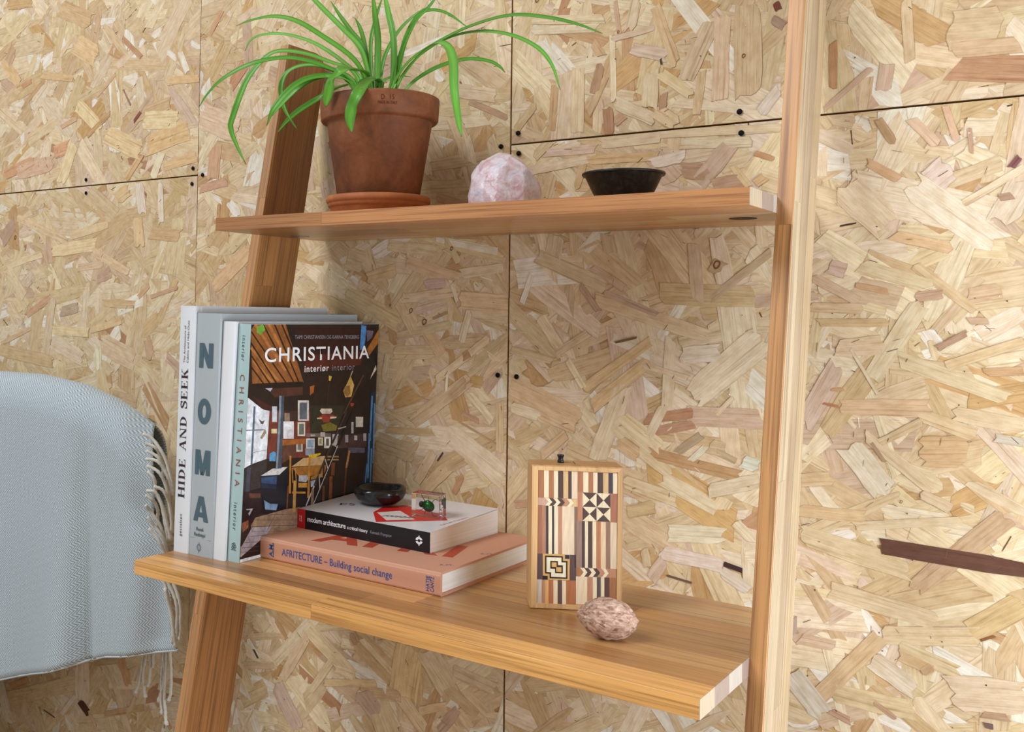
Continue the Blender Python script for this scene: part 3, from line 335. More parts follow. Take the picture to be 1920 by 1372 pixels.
TASSEL=[[[-0.4674,-0.196,0.8705],[-0.4557,-0.189,0.8644],[-0.4398,-0.182,0.8432],[-0.4313,-0.175,0.8135],[-0.4323,-0.168,0.7879]],[[-0.4612,-0.196,0.8574],[-0.4502,-0.1867,0.8517],[-0.4485,-0.1773,0.8353],[-0.4521,-0.168,0.8104]],[[-0.4589,-0.196,0.8479],[-0.4454,-0.189,0.8408],[-0.4412,-0.182,0.8288],[-0.4369,-0.175,0.8129],[-0.4322,-0.168,0.784]],[[-0.4586,-0.196,0.8362],[-0.4452,-0.189,0.8343],[-0.4372,-0.182,0.8227],[-0.4329,-0.175,0.8056],[-0.4322,-0.168,0.784]],[[-0.4563,-0.196,0.8274],[-0.4409,-0.189,0.8193],[-0.4348,-0.182,0.8036],[-0.4341,-0.175,0.7821],[-0.4388,-0.168,0.7506]],[[-0.4561,-0.196,0.8197],[-0.4466,-0.1904,0.8084],[-0.4503,-0.1848,0.7891],[-0.4445,-0.1792,0.7722],[-0.4401,-0.1736,0.7422],[-0.4417,-0.168,0.7202]],[[-0.4572,-0.196,0.7923],[-0.4457,-0.189,0.7903],[-0.4395,-0.182,0.772],[-0.4369,-0.175,0.7493],[-0.436,-0.168,0.7224]],[[-0.4589,-0.196,0.7856],[-0.4517,-0.1867,0.7775],[-0.4539,-0.1773,0.7629],[-0.4624,-0.168,0.7381]],[[-0.4421,-0.196,0.8006],[-0.4326,-0.189,0.7957],[-0.4304,-0.182,0.7848],[-0.4299,-0.175,0.7671],[-0.4345,-0.168,0.733]],[[-0.4585,-0.196,0.7727],[-0.455,-0.1867,0.7602],[-0.4455,-0.1773,0.7394],[-0.4472,-0.168,0.7152]],[[-0.4541,-0.196,0.7565],[-0.4487,-0.1867,0.7429],[-0.4393,-0.1773,0.7234],[-0.441,-0.168,0.6995]],[[-0.4498,-0.196,0.7417],[-0.4385,-0.1867,0.7225],[-0.4348,-0.1773,0.7021],[-0.4367,-0.168,0.6807]],[[-0.4196,-0.196,0.6793],[-0.4154,-0.1873,0.6423],[-0.4175,-0.1787,0.6082],[-0.4244,-0.17,0.5833]],[[-0.4134,-0.196,0.6804],[-0.4016,-0.1873,0.645],[-0.4082,-0.1787,0.61],[-0.4182,-0.17,0.5846]],[[-0.4075,-0.196,0.6877],[-0.394,-0.1873,0.6464],[-0.4008,-0.1787,0.6169],[-0.4106,-0.17,0.5892]],[[-0.416,-0.196,0.6652],[-0.412,-0.1873,0.6324],[-0.4142,-0.1787,0.6035],[-0.4196,-0.17,0.579]],[[-0.5413,-0.12,0.5349],[-0.5451,-0.12,0.4986],[-0.5553,-0.12,0.468]],[[-0.5327,-0.12,0.5351],[-0.54,-0.12,0.4964],[-0.5341,-0.12,0.4666]],[[-0.5254,-0.12,0.5367],[-0.5255,-0.12,0.5031],[-0.5286,-0.12,0.4844]],[[-0.5193,-0.12,0.5372],[-0.5186,-0.12,0.5145]],[[-0.5026,-0.12,0.5433],[-0.4944,-0.12,0.5103],[-0.505,-0.12,0.4673]],[[-0.4978,-0.12,0.5443],[-0.501,-0.12,0.4926],[-0.4985,-0.12,0.4511]],[[-0.4907,-0.12,0.5459],[-0.4934,-0.12,0.4782],[-0.4874,-0.12,0.4379]],[[-0.4837,-0.12,0.5474],[-0.4798,-0.12,0.4976],[-0.4838,-0.12,0.4742]]]
INLAY=[[[[7.43,139.91],[13.05,139.84],[13.35,112.23],[7.73,112.28]],[168,112,76],0],[[[13.05,139.84],[17.75,139.78],[18.05,112.18],[13.35,112.23]],[235,215,180],0],[[[17.75,139.78],[22.91,139.72],[23.2,112.13],[18.05,112.18]],[168,112,76],0],[[[22.91,139.72],[27.0,139.66],[27.29,112.09],[23.2,112.13]],[235,215,180],0],[[[27.0,139.66],[32.29,139.6],[32.58,112.03],[27.29,112.09]],[84,62,56],0],[[[32.29,139.6],[37.13,139.53],[37.41,111.99],[32.58,112.03]],[214,176,126],0],[[[37.13,139.53],[40.6,139.49],[40.88,111.95],[37.41,111.99]],[84,62,56],0],[[[40.6,139.49],[46.34,139.42],[46.61,111.89],[40.88,111.95]],[226,202,170],0],[[[52.07,139.34],[57.19,139.28],[57.39,118.81],[52.27,118.86]],[235,215,180],0],[[[57.19,139.28],[62.0,139.22],[62.2,118.76],[57.39,118.81]],[168,112,76],0],[[[62.0,139.22],[66.21,139.16],[66.4,118.71],[62.2,118.76]],[235,215,180],0],[[[66.21,139.16],[71.76,139.09],[71.95,118.65],[66.4,118.71]],[84,62,56],0],[[[71.76,139.09],[77.01,139.03],[77.2,118.6],[71.95,118.65]],[214,176,126],0],[[[77.01,139.03],[81.51,138.97],[81.69,118.55],[77.2,118.6]],[74,62,70],0],[[[81.51,138.97],[86.0,138.91],[86.18,118.5],[81.69,118.55]],[235,215,180],0],[[[46.34,139.42],[52.07,139.34],[52.27,118.86],[46.54,118.92]],[168,112,76],0],[[[7.13,111.98],[14.41,111.91],[17.79,108.04],[14.5,104.25],[7.21,104.31]],[196,156,134],0],[[[14.41,111.91],[18.2,111.87],[21.58,108.01],[18.29,104.21],[14.5,104.25],[17.79,108.04]],[235,215,180],0],[[[18.2,111.87],[22.45,111.83],[25.82,107.97],[22.53,104.17],[18.29,104.21],[21.58,108.01]],[84,62,56],0],[[[22.45,111.83],[26.38,111.79],[29.75,107.93],[26.46,104.14],[22.53,104.17],[25.82,107.97]],[235,215,180],0],[[[26.38,111.79],[30.92,111.74],[34.28,107.89],[31.0,104.09],[26.46,104.14],[29.75,107.93]],[84,62,56],0],[[[30.92,111.74],[36.06,111.69],[39.42,107.84],[36.14,104.05],[31.0,104.09],[34.28,107.89]],[186,134,104],0],[[[36.06,111.69],[39.68,111.66],[43.04,107.8],[39.76,104.01],[36.14,104.05],[39.42,107.84]],[235,215,180],0],[[[39.68,111.66],[46.62,111.59],[46.69,103.95],[39.76,104.01],[43.04,107.8]],[214,176,126],0],[[[46.54,118.92],[51.67,118.87],[51.95,89.86],[46.83,89.9]],[186,128,98],0],[[[51.67,118.72],[65.5,118.57],[58.66,111.47]],[84,62,56],0],[[[65.5,118.57],[65.64,104.23],[58.66,111.47]],[235,215,180],0],[[[65.64,104.23],[51.81,104.36],[58.66,111.47]],[84,62,56],0],[[[51.81,104.36],[51.67,118.72],[58.66,111.47]],[235,215,180],0],[[[65.5,118.57],[79.15,118.42],[72.4,111.33]],[235,215,180],0],[[[79.15,118.42],[79.28,104.11],[72.4,111.33]],[84,62,56],0],[[[79.28,104.11],[65.64,104.23],[72.4,111.33]],[235,215,180],0],[[[65.64,104.23],[65.5,118.57],[72.4,111.33]],[84,62,56],0],[[[51.81,104.36],[65.64,104.23],[58.8,97.28]],[235,215,180],0],[[[65.64,104.23],[65.77,90.21],[58.8,97.28]],[84,62,56],0],[[[65.77,90.21],[51.95,90.32],[58.8,97.28]],[235,215,180],0],[[[51.95,90.32],[51.81,104.36],[58.8,97.28]],[84,62,56],0],[[[65.64,104.23],[79.28,104.11],[72.53,97.16]],[84,62,56],0],[[[79.28,104.11],[79.41,90.11],[72.53,97.16]],[235,215,180],0],[[[79.41,90.11],[65.77,90.21],[72.53,97.16]],[84,62,56],0],[[[65.77,90.21],[65.64,104.23],[72.53,97.16]],[235,215,180],0],[[[79.15,118.57],[86.18,118.5],[86.44,90.05],[79.41,90.11]],[172,114,88],0],[[[6.91,104.32],[11.46,104.27],[12.0,55.58],[7.45,55.56]],[160,106,76],0],[[[11.46,104.27],[15.26,104.24],[15.78,55.6],[12.0,55.58]],[176,126,100],0],[[[15.26,104.24],[17.83,104.22],[18.36,55.61],[15.78,55.6]],[66,58,58],0],[[[17.83,104.22],[21.32,104.18],[21.84,55.63],[18.36,55.61]],[235,215,180],0],[[[21.32,104.18],[23.59,104.16],[24.1,55.64],[21.84,55.63]],[66,58,58],0],[[[23.59,104.16],[27.37,104.13],[27.88,55.66],[24.1,55.64]],[235,215,180],0],[[[27.37,104.13],[31.6,104.09],[32.11,55.68],[27.88,55.66]],[186,134,104],0],[[[31.6,104.09],[36.74,104.04],[37.24,55.7],[32.11,55.68]],[230,206,172],0],[[[36.74,104.04],[43.53,103.98],[44.02,55.74],[37.24,55.7]],[226,202,170],0],[[[43.53,103.98],[46.09,103.96],[46.7,42.96],[44.14,42.94]],[136,104,90],0],[[[46.23,89.91],[51.2,89.87],[51.66,42.99],[46.7,42.96]],[152,122,106],0],[[[51.2,89.87],[54.21,89.85],[54.67,43.0],[51.66,42.99]],[80,62,60],0],[[[54.21,89.85],[57.22,89.82],[57.67,43.02],[54.67,43.0]],[235,215,180],0],[[[57.22,89.82],[61.72,89.79],[62.17,43.05],[57.67,43.02]],[84,62,56],0],[[[61.72,89.79],[65.48,89.76],[65.92,43.07],[62.17,43.05]],[235,215,180],0],[[[65.48,89.76],[69.98,89.72],[70.41,43.1],[65.92,43.07]],[186,122,86],0],[[[69.98,89.72],[74.92,89.69],[75.35,43.13],[70.41,43.1]],[230,200,160],0],[[[74.92,89.69],[79.41,89.65],[79.84,43.16],[75.35,43.13]],[152,116,96],0],[[[79.41,89.65],[85.99,89.6],[86.41,43.2],[79.84,43.16]],[226,202,170],0],[[[46.1,42.95],[50.01,42.98],[53.36,38.58],[50.1,34.15],[46.19,34.12]],[168,112,76],0],[[[50.01,42.98],[53.92,43.0],[57.26,38.61],[54.0,34.18],[50.1,34.15],[53.36,38.58]],[235,215,180],0],[[[53.92,43.0],[58.12,43.03],[61.46,38.64],[58.21,34.21],[54.0,34.18],[57.26,38.61]],[84,62,56],0],[[[58.12,43.03],[62.32,43.05],[65.66,38.66],[62.41,34.24],[58.21,34.21],[61.46,38.64]],[235,215,180],0],[[[62.32,43.05],[66.52,43.08],[69.85,38.69],[66.6,34.27],[62.41,34.24],[65.66,38.66]],[84,62,56],0],[[[66.52,43.08],[71.31,43.1],[74.64,38.72],[71.39,34.3],[66.6,34.27],[69.85,38.69]],[186,134,104],0],[[[71.31,43.1],[74.9,43.13],[78.23,38.75],[74.98,34.32],[71.39,34.3],[74.64,38.72]],[235,215,180],0],[[[74.9,43.13],[85.66,43.19],[85.74,34.4],[74.98,34.32],[78.23,38.75]],[186,134,104],0],[[[6.84,55.56],[12.75,55.59],[13.04,29.62],[7.13,29.58]],[92,72,70],0],[[[39.65,55.72],[45.67,55.74],[45.93,29.86],[39.91,29.82]],[92,72,70],0],[[[12.75,55.71],[39.65,55.44],[39.47,28.92],[12.74,29.12]],[216,166,100],0],[[[14.89,53.81],[32.73,53.78],[32.78,49.21],[37.3,49.24],[37.49,31.27],[19.68,31.1],[19.63,35.68],[15.09,35.79]],[38,36,34],1],[[[16.42,52.34],[31.24,52.35],[31.29,47.62],[35.81,47.66],[35.97,32.72],[21.17,32.69],[21.12,37.27],[16.59,37.38]],[236,222,190],2],[[[20.25,48.68],[27.8,48.85],[27.84,44.73],[32.83,44.63],[32.91,36.55],[25.06,36.52],[25.02,40.79],[20.33,40.9]],[38,36,34],3],[[[21.62,47.37],[26.46,47.42],[26.51,42.69],[21.67,42.63]],[216,166,100],4],[[[26.2,42.67],[31.34,42.74],[31.39,38.01],[26.25,38.1]],[216,166,100],4],[[[34.83,55.24],[39.35,55.28],[39.39,51.31],[34.87,51.43]],[40,44,60],1],[[[13.0,33.56],[17.84,33.46],[17.88,29.65],[13.04,29.74]],[38,36,34],1],[[[6.83,29.58],[11.83,29.61],[12.09,5.2],[7.1,5.16]],[206,190,172],0],[[[11.83,29.61],[15.31,29.64],[15.57,5.24],[12.09,5.2]],[186,136,106],0],[[[15.31,29.64],[18.64,29.66],[18.9,5.27],[15.57,5.24]],[226,172,110],0],[[[18.64,29.66],[23.47,29.7],[23.73,5.32],[18.9,5.27]],[182,112,76],0],[[[23.47,29.7],[27.7,29.73],[27.96,5.36],[23.73,5.32]],[235,215,180],0],[[[27.7,29.73],[32.23,29.76],[32.48,5.4],[27.96,5.36]],[100,76,66],0],[[[32.23,29.76],[36.0,29.79],[36.25,5.44],[32.48,5.4]],[235,215,180],0],[[[36.0,29.79],[45.78,29.86],[46.03,5.54],[36.25,5.44]],[176,110,70],0],[[[45.89,34.12],[51.75,34.16],[52.02,6.51],[46.17,6.45]],[226,202,170],0],[[[51.75,34.16],[57.01,34.2],[57.28,6.56],[52.02,6.51]],[230,206,166],0],[[[57.01,34.2],[62.56,34.24],[62.82,6.61],[57.28,6.56]],[186,134,104],0],[[[62.56,34.24],[66.45,34.26],[66.71,6.65],[62.82,6.61]],[235,215,180],0],[[[66.45,34.26],[70.5,34.29],[70.75,6.69],[66.71,6.65]],[90,84,80],0],[[[70.5,34.29],[73.94,34.32],[74.19,6.72],[70.75,6.69]],[235,215,180],0],[[[73.94,34.32],[79.02,34.35],[79.27,6.77],[74.19,6.72]],[96,66,60],0],[[[79.02,34.35],[85.44,34.4],[85.69,6.83],[79.27,6.77]],[168,112,76],0]]
PRINT=[([[92.4,279.9],[229.0,276.8],[240.1,230.5],[116.7,221.3]],[48,24,22]),([[119.0,241.3],[239.8,242.3],[233.7,224.8],[111.0,218.7]],[82,34,26]),([[12.4,281.8],[75.7,280.9],[112.8,206.8],[77.8,206.2],[17.0,209.0]],[142,88,44]),([[18.2,279.2],[75.3,221.9],[79.4,223.5],[22.0,280.9]],[176,114,60]),([[42.7,279.3],[86.0,227.0],[90.4,228.4],[46.9,280.7]],[176,114,60]),([[15.8,236.0],[51.6,208.5],[55.1,210.5],[19.2,237.9]],[176,114,60]),([[11.5,251.6],[62.2,209.8],[65.9,211.7],[15.0,253.5]],[176,114,60]),([[33.2,279.6],[93.2,206.4],[95.6,207.1],[35.5,280.4]],[46,26,18]),([[53.5,280.5],[103.0,206.0],[105.6,206.6],[56.0,281.2]],[46,26,18]),([[11.7,271.8],[78.0,207.0],[80.2,207.9],[13.7,272.8]],[46,26,18]),([[12.0,258.1],[60.3,206.9],[62.6,207.8],[14.1,259.0]],[46,26,18]),([[12.4,243.5],[47.7,207.5],[49.9,208.4],[14.5,244.4]],[46,26,18]),([[12.9,229.7],[37.2,207.1],[39.3,208.0],[14.9,230.7]],[46,26,18]),([[67.7,279.6],[97.9,234.3],[100.5,234.9],[70.2,280.3]],[46,26,18]),([[24.0,277.4],[34.3,280.0],[38.4,273.9],[29.5,267.0],[22.9,271.4]],[112,168,62]),([[12.4,281.8],[20.1,281.4],[13.9,274.0],[12.7,274.0]],[30,22,18]),([[15.7,209.5],[111.3,207.8],[112.9,201.3],[22.3,202.7]],[30,20,18]),([[45.7,201.5],[111.5,201.4],[111.8,190.9],[57.9,190.8]],[78,46,36]),([[40.4,202.7],[53.6,202.4],[49.7,198.3]],[190,190,205]),([[233.9,278.8],[245.6,277.8],[244.3,261.0],[239.8,245.3],[231.5,245.5]],[72,134,194]),([[245.7,271.8],[262.7,270.8],[259.5,261.8],[247.8,256.0]],[110,95,110]),([[278.0,276.7],[279.3,258.6],[253.4,237.1],[248.1,246.1],[262.9,260.8]],[168,106,46]),([[277.7,254.6],[275.9,225.5],[262.4,215.9],[240.3,226.6]],[26,22,26]),([[211.3,211.0],[219.7,198.1],[213.6,182.9],[200.8,182.6],[195.9,191.5],[203.5,200.7]],[204,168,92]),([[198.9,197.1],[210.0,198.5],[211.9,186.8],[204.0,182.9],[197.5,188.6]],[150,110,56]),([[125.9,200.7],[134.7,202.1],[133.4,192.9],[126.2,189.6]],[172,96,46]),([[165.4,206.3],[160.3,169.0],[161.5,168.9],[166.6,206.2]],[70,46,40]),([[164.3,213.4],[170.7,211.7],[168.3,206.0],[164.4,206.5]],[204,172,72]),([[269.0,223.7],[270.9,217.6],[255.9,204.3],[260.8,212.0]],[200,190,170]),([[239.3,211.3],[197.0,162.2],[199.5,161.2],[242.0,210.4]],[90,66,50]),([[214.8,217.9],[210.2,210.3],[212.3,209.8],[217.0,217.4]],[180,160,130]),([[212.2,174.2],[220.3,173.7],[218.8,170.0],[213.2,169.8]],[170,60,50]),([[47.3,175.1],[126.5,169.8],[128.1,110.6],[46.2,117.2]],[116,54,44]),([[72.4,173.4],[102.7,171.4],[103.0,158.2],[72.7,160.5]],[60,40,36]),([[-1.1,195.1],[10.7,192.7],[36.3,177.7],[48.7,175.0],[44.8,117.3],[18.1,113.7],[5.8,110.3]],[226,233,240]),([[17.2,195.0],[52.7,180.2],[50.0,175.0],[36.3,177.7]],[70,30,30]),([[20.0,182.4],[16.4,113.6],[19.9,113.1],[23.5,182.0]],[84,104,124]),([[7.9,154.1],[39.8,152.2],[39.7,153.5],[7.8,155.4]],[110,120,130]),([[29.3,166.6],[35.4,163.3],[40.8,164.0],[36.9,159.4],[33.4,160.8]],[88,78,74]),([[41.1,153.8],[43.9,149.1],[36.0,141.6],[32.6,143.7]],[150,135,105]),([[1.5,195.0],[8.7,194.6],[9.0,183.0],[1.8,183.5]],[70,80,70]),([[19.2,126.7],[44.6,127.8],[44.4,128.6],[19.0,127.5]],[160,170,180]),([[53.3,180.2],[62.4,179.6],[62.9,160.3],[53.9,161.0]],[196,204,212]),([[74.9,160.3],[95.0,158.8],[95.6,137.1],[75.4,138.9]],[228,230,234]),([[102.3,184.6],[123.9,183.3],[124.6,157.4],[103.0,159.0]],[216,212,204]),([[105.3,181.6],[120.2,180.7],[120.8,159.5],[105.9,160.6]],[92,102,112]),([[102.3,157.1],[117.3,156.0],[117.7,138.6],[102.8,139.9]],[226,220,204]),([[105.3,155.0],[114.9,154.3],[115.3,140.7],[105.7,141.5]],[104,118,108]),([[119.6,135.3],[136.9,133.8],[137.2,120.9],[120.0,122.6]],[226,226,216]),([[121.9,133.7],[135.4,132.5],[135.7,122.4],[122.2,123.7]],[140,166,188]),([[100.4,134.5],[112.8,133.4],[113.2,119.2],[100.8,120.4]],[216,216,206]),([[103.0,131.9],[110.4,131.2],[110.6,121.8],[103.3,122.5]],[124,130,120]),([[143.9,134.4],[153.9,133.6],[154.1,123.2],[144.2,124.1]],[222,216,182]),([[146.6,132.3],[151.3,131.9],[151.4,125.6],[146.8,126.0]],[150,150,110]),([[156.6,135.3],[170.3,134.1],[170.8,118.2],[157.0,119.5]],[226,222,216]),([[160.6,131.5],[166.5,131.0],[166.7,121.7],[160.9,122.3]],[80,86,92]),([[118.5,122.9],[136.9,121.1],[137.2,112.3],[118.7,114.2]],[146,158,176]),([[173.6,136.2],[187.2,135.1],[187.6,120.0],[174.0,121.3]],[200,194,190]),([[52.7,152.9],[63.1,152.1],[63.3,146.5],[52.9,147.4]],[216,206,160]),([[76.7,170.4],[86.7,169.7],[87.0,159.4],[77.0,160.2]],[150,130,110]),([[73.4,137.4],[118.4,135.4],[118.6,128.6],[73.6,130.7]],[168,98,42]),([[73.6,130.7],[100.1,129.8],[100.5,116.2],[74.2,108.7]],[98,62,50]),([[126.3,176.5],[200.5,171.8],[185.0,142.7],[127.3,141.1]],[44,44,32]),([[150.0,149.9],[168.7,152.3],[183.3,146.3],[181.8,140.3],[154.9,141.2]],[122,112,42]),([[119.8,141.8],[170.7,137.5],[170.9,132.8],[119.9,137.2]],[118,104,100]),([[128.8,139.6],[138.0,138.8],[138.0,136.4],[128.9,137.2]],[190,180,170]),([[148.7,140.8],[158.0,140.0],[158.2,134.2],[148.8,135.0]],[196,190,180]),([[146.4,168.5],[149.4,171.2],[171.4,169.7],[173.2,165.7],[168.5,163.1],[151.2,164.3]],[214,200,180]),([[138.9,159.4],[152.7,163.2],[173.3,161.8],[183.0,157.6],[168.6,157.2],[165.6,152.3],[154.6,152.9],[151.3,157.5]],[154,52,42]),([[168.6,159.4],[183.0,158.1],[179.8,156.4],[168.6,156.7]],[228,208,186]),([[140.5,159.7],[151.3,159.9],[151.3,157.7],[142.0,158.2]],[228,190,150]),([[185.3,133.3],[250.7,130.7],[249.5,112.4],[184.1,116.6]],[74,54,54]),([[201.6,132.9],[208.2,132.3],[208.5,122.3],[201.9,122.9]],[170,170,175]),([[221.6,130.2],[228.4,129.6],[228.6,123.5],[221.8,124.1]],[190,190,195]),([[224.3,155.2],[241.1,153.9],[241.5,140.2],[224.7,141.5]],[206,200,186]),([[214.4,148.8],[219.5,148.5],[219.9,133.3],[214.8,133.7]],[190,190,190]),([[242.1,131.4],[249.0,130.9],[249.3,120.6],[242.3,121.2]],[160,160,170]),([[190.6,116.0],[253.0,112.1],[245.9,50.6],[168.3,51.9]],[34,22,24]),([[208.7,115.3],[246.0,111.7],[246.2,104.6],[208.9,108.3]],[90,90,110]),([[258.0,186.7],[270.7,186.0],[269.3,160.2],[264.2,51.3],[237.3,51.7],[251.6,99.9]],[30,44,64]),([[259.7,181.5],[256.1,120.1],[259.9,119.6],[263.6,181.2]],[84,136,184]),([[265.8,170.8],[264.5,88.3],[267.3,88.0],[268.7,170.6]],[84,136,184]),([[254.1,130.5],[252.2,69.2],[256.1,68.7],[257.9,130.1]],[84,136,184]),([[260.2,109.4],[258.2,54.1],[261.4,53.7],[263.4,109.0]],[84,136,184]),([[250.6,89.9],[246.4,54.6],[248.8,54.2],[253.0,89.5]],[84,136,184]),([[5.2,109.9],[44.8,117.3],[45.7,84.6],[4.7,81.8]],[56,52,52]),([[10.4,110.4],[8.5,82.3],[15.1,81.2],[16.9,109.4]],[70,74,90]),([[2.1,83.0],[36.3,80.4],[39.8,51.1],[1.0,28.7]],[44,30,32]),([[15.1,79.6],[35.1,77.0],[35.2,71.6],[15.3,74.2]],[96,60,48]),([[10.4,61.6],[22.2,60.8],[15.9,52.9]],[170,170,175]),([[26.9,49.3],[80.3,51.3],[110.3,50.2],[109.7,27.7],[90.7,19.8],[35.4,21.3],[-0.1,6.8],[0.7,18.3],[20.9,28.1],[19.4,41.6]],[150,124,100]),([[20.6,38.4],[57.6,34.2],[46.5,25.4],[2.1,6.4],[2.8,17.9]],[160,150,156]),([[26.9,46.0],[109.6,33.6],[109.5,34.2],[26.9,46.6]],[88,66,56]),([[20.6,39.2],[104.9,28.1],[104.8,28.7],[20.5,39.8]],[88,66,56]),([[20.7,33.8],[93.0,22.7],[92.9,23.1],[20.7,34.2]],[88,66,56]),([[17.6,28.0],[53.3,24.8],[53.2,25.3],[17.6,28.5]],[88,66,56]),([[8.1,22.6],[35.5,18.7],[35.4,19.3],[8.0,23.2]],[88,66,56]),([[4.0,16.7],[34.5,13.7],[34.4,14.3],[3.9,17.3]],[88,66,56]),([[2.0,12.0],[34.7,8.5],[34.6,9.1],[1.9,12.6]],[88,66,56]),([[61.5,47.3],[48.3,31.2],[48.9,30.9],[62.1,47.0]],[88,66,56]),([[32.3,51.2],[109.4,41.5],[109.3,42.0],[32.3,51.7]],[88,66,56]),([[3.1,46.3],[14.3,48.2],[14.6,39.4],[4.5,35.1]],[142,88,58]),([[1.6,61.8],[17.8,59.5],[5.2,48.1],[1.0,44.4]],[40,26,28]),([[35.2,97.8],[84.3,102.1],[85.4,61.2],[75.7,51.4],[43.8,55.1],[35.0,80.6]],[24,29,38]),([[35.9,95.7],[64.7,94.3],[63.7,80.6],[36.2,85.8]],[52,80,118]),([[36.1,89.4],[63.6,84.2],[63.8,78.7],[36.3,83.1]],[30,44,66]),([[41.4,68.0],[53.2,61.9],[67.1,60.0],[64.5,52.6],[43.8,56.4]],[122,148,184]),([[34.8,98.0],[56.1,104.3],[84.5,103.4],[68.9,95.3]],[208,208,208]),([[66.2,192.3],[75.0,191.8],[75.2,173.3],[72.6,102.9],[61.4,103.2],[66.0,173.9]],[72,82,94]),([[66.2,192.3],[70.2,192.0],[68.9,146.1],[65.2,103.1],[62.4,103.4],[66.0,173.9]],[132,148,164]),([[50.1,122.9],[56.9,125.2],[61.9,122.9],[61.4,112.8],[49.7,114.1]],[86,152,198]),([[91.5,102.7],[114.6,111.0],[158.9,109.3],[156.1,97.8]],[208,172,122]),([[92.9,101.4],[154.5,98.0],[154.8,85.6],[107.9,87.7]],[166,112,46]),([[124.7,113.6],[149.4,114.2],[149.8,112.2],[137.2,109.4],[126.6,110.3]],[222,188,32]),([[87.6,116.6],[87.7,70.1],[91.2,69.6],[91.1,116.2]],[186,128,54]),([[125.2,111.9],[123.6,59.8],[127.9,59.1],[129.5,111.3]],[190,132,56]),([[92.2,101.2],[94.2,82.3],[95.6,82.2],[93.7,101.1]],[200,150,80]),([[98.8,100.4],[100.7,82.4],[102.2,82.3],[100.2,100.3]],[200,150,80]),([[157.3,97.9],[157.8,80.4],[161.6,79.9],[161.1,97.5]],[150,100,50]),([[96.3,84.9],[95.2,46.4],[101.0,45.4],[102.1,84.1]],[192,148,78]),([[85.0,79.8],[82.9,52.3],[85.5,51.8],[87.6,79.4]],[120,70,40]),([[93.8,69.2],[120.3,65.6],[120.3,68.1],[93.8,71.7]],[196,142,66]),([[209.1,111.5],[202.6,89.2],[206.9,88.3],[213.4,110.6]],[184,134,82]),([[202.8,89.1],[198.6,47.9],[202.6,47.1],[206.7,88.4]],[110,60,36]),([[168.7,82.1],[167.5,47.2],[174.5,46.1],[175.8,81.1]],[124,68,36]),([[154.5,71.1],[154.3,48.9],[159.0,48.2],[159.2,70.5]],[120,70,38]),([[172.6,99.3],[171.4,82.8],[179.4,81.6],[180.6,98.1]],[120,66,36]),([[105.1,81.2],[123.0,79.0],[123.1,72.9],[105.3,75.2]],[198,146,70]),([[106.4,90.0],[122.7,88.7],[125.1,83.8],[121.4,80.1],[105.8,82.8]],[188,188,194]),([[129.7,80.4],[140.3,81.0],[141.3,74.2],[130.7,72.2]],[170,180,202]),([[130.3,85.5],[153.2,87.7],[154.9,82.6],[130.4,81.7]],[190,140,66]),([[163.6,108.9],[187.6,106.4],[187.7,104.4],[163.7,106.9]],[170,140,90]),([[163.7,105.0],[187.7,102.5],[187.8,100.5],[163.8,103.0]],[170,140,90]),([[175.5,50.4],[184.3,49.2],[184.4,47.2],[175.5,48.4]],[214,180,40]),([[202.1,165.3],[157.1,106.2],[160.9,104.7],[206.0,163.9]],[58,48,46]),([[157.1,106.1],[135.6,73.9],[139.3,72.5],[160.9,104.8]],[64,54,50]),([[136.3,73.6],[120.4,50.5],[122.6,49.7],[138.6,72.8]],[190,190,192]),([[216.4,164.5],[164.6,97.8],[169.6,95.8],[221.7,162.7]],[22,20,24]),([[164.5,97.7],[134.2,47.9],[139.1,46.1],[169.6,96.0]],[26,22,26]),([[185.0,120.6],[133.8,47.6],[134.9,47.1],[186.2,120.2]],[200,200,204]),([[185.3,141.5],[203.3,143.0],[202.6,144.4],[184.7,142.9]],[180,172,168]),([[172.1,123.1],[185.1,116.9],[186.3,118.0],[173.3,124.1]],[180,172,168]),([[157.9,105.4],[164.6,91.1],[166.7,91.2],[160.0,105.5]],[180,172,168]),([[146.0,87.5],[148.1,67.1],[150.2,66.8],[148.1,87.3]],[180,172,168]),([[131.8,70.2],[130.9,48.9],[136.3,48.0],[137.3,69.3]],[140,110,88])]
KNOTS=[[-0.1487,1.0499,0.0034],[-0.1268,1.035,0.0043],[0.2602,1.1069,0.0048],[0.0351,1.445,0.0034],[0.1425,1.3875,0.0019],[-0.1833,1.0568,0.0018],[0.2877,1.3381,0.0024],[0.1426,0.6828,0.0022],[-0.0856,1.133,0.0028],[0.4426,0.8666,0.0016],[-1.062,1.1776,0.0041]]

# ------------------------------------------------------------------ the setting
rng = random.Random(11)
SEAM_X, SEAM_Z = -0.568, 1.2639
GAP = 0.0011

floor = link('floor', box_mesh('floor', -2.6, 2.4, -3.4, 0.06, -0.05, 0.0), M_FLOOR)
floor['kind'] = 'structure'
wall = link('wall_back', box_mesh('wall_back', -2.4, 2.2, 0.0185, 0.06, 0.0, 2.5), M_DARK)
wall['kind'] = 'structure'

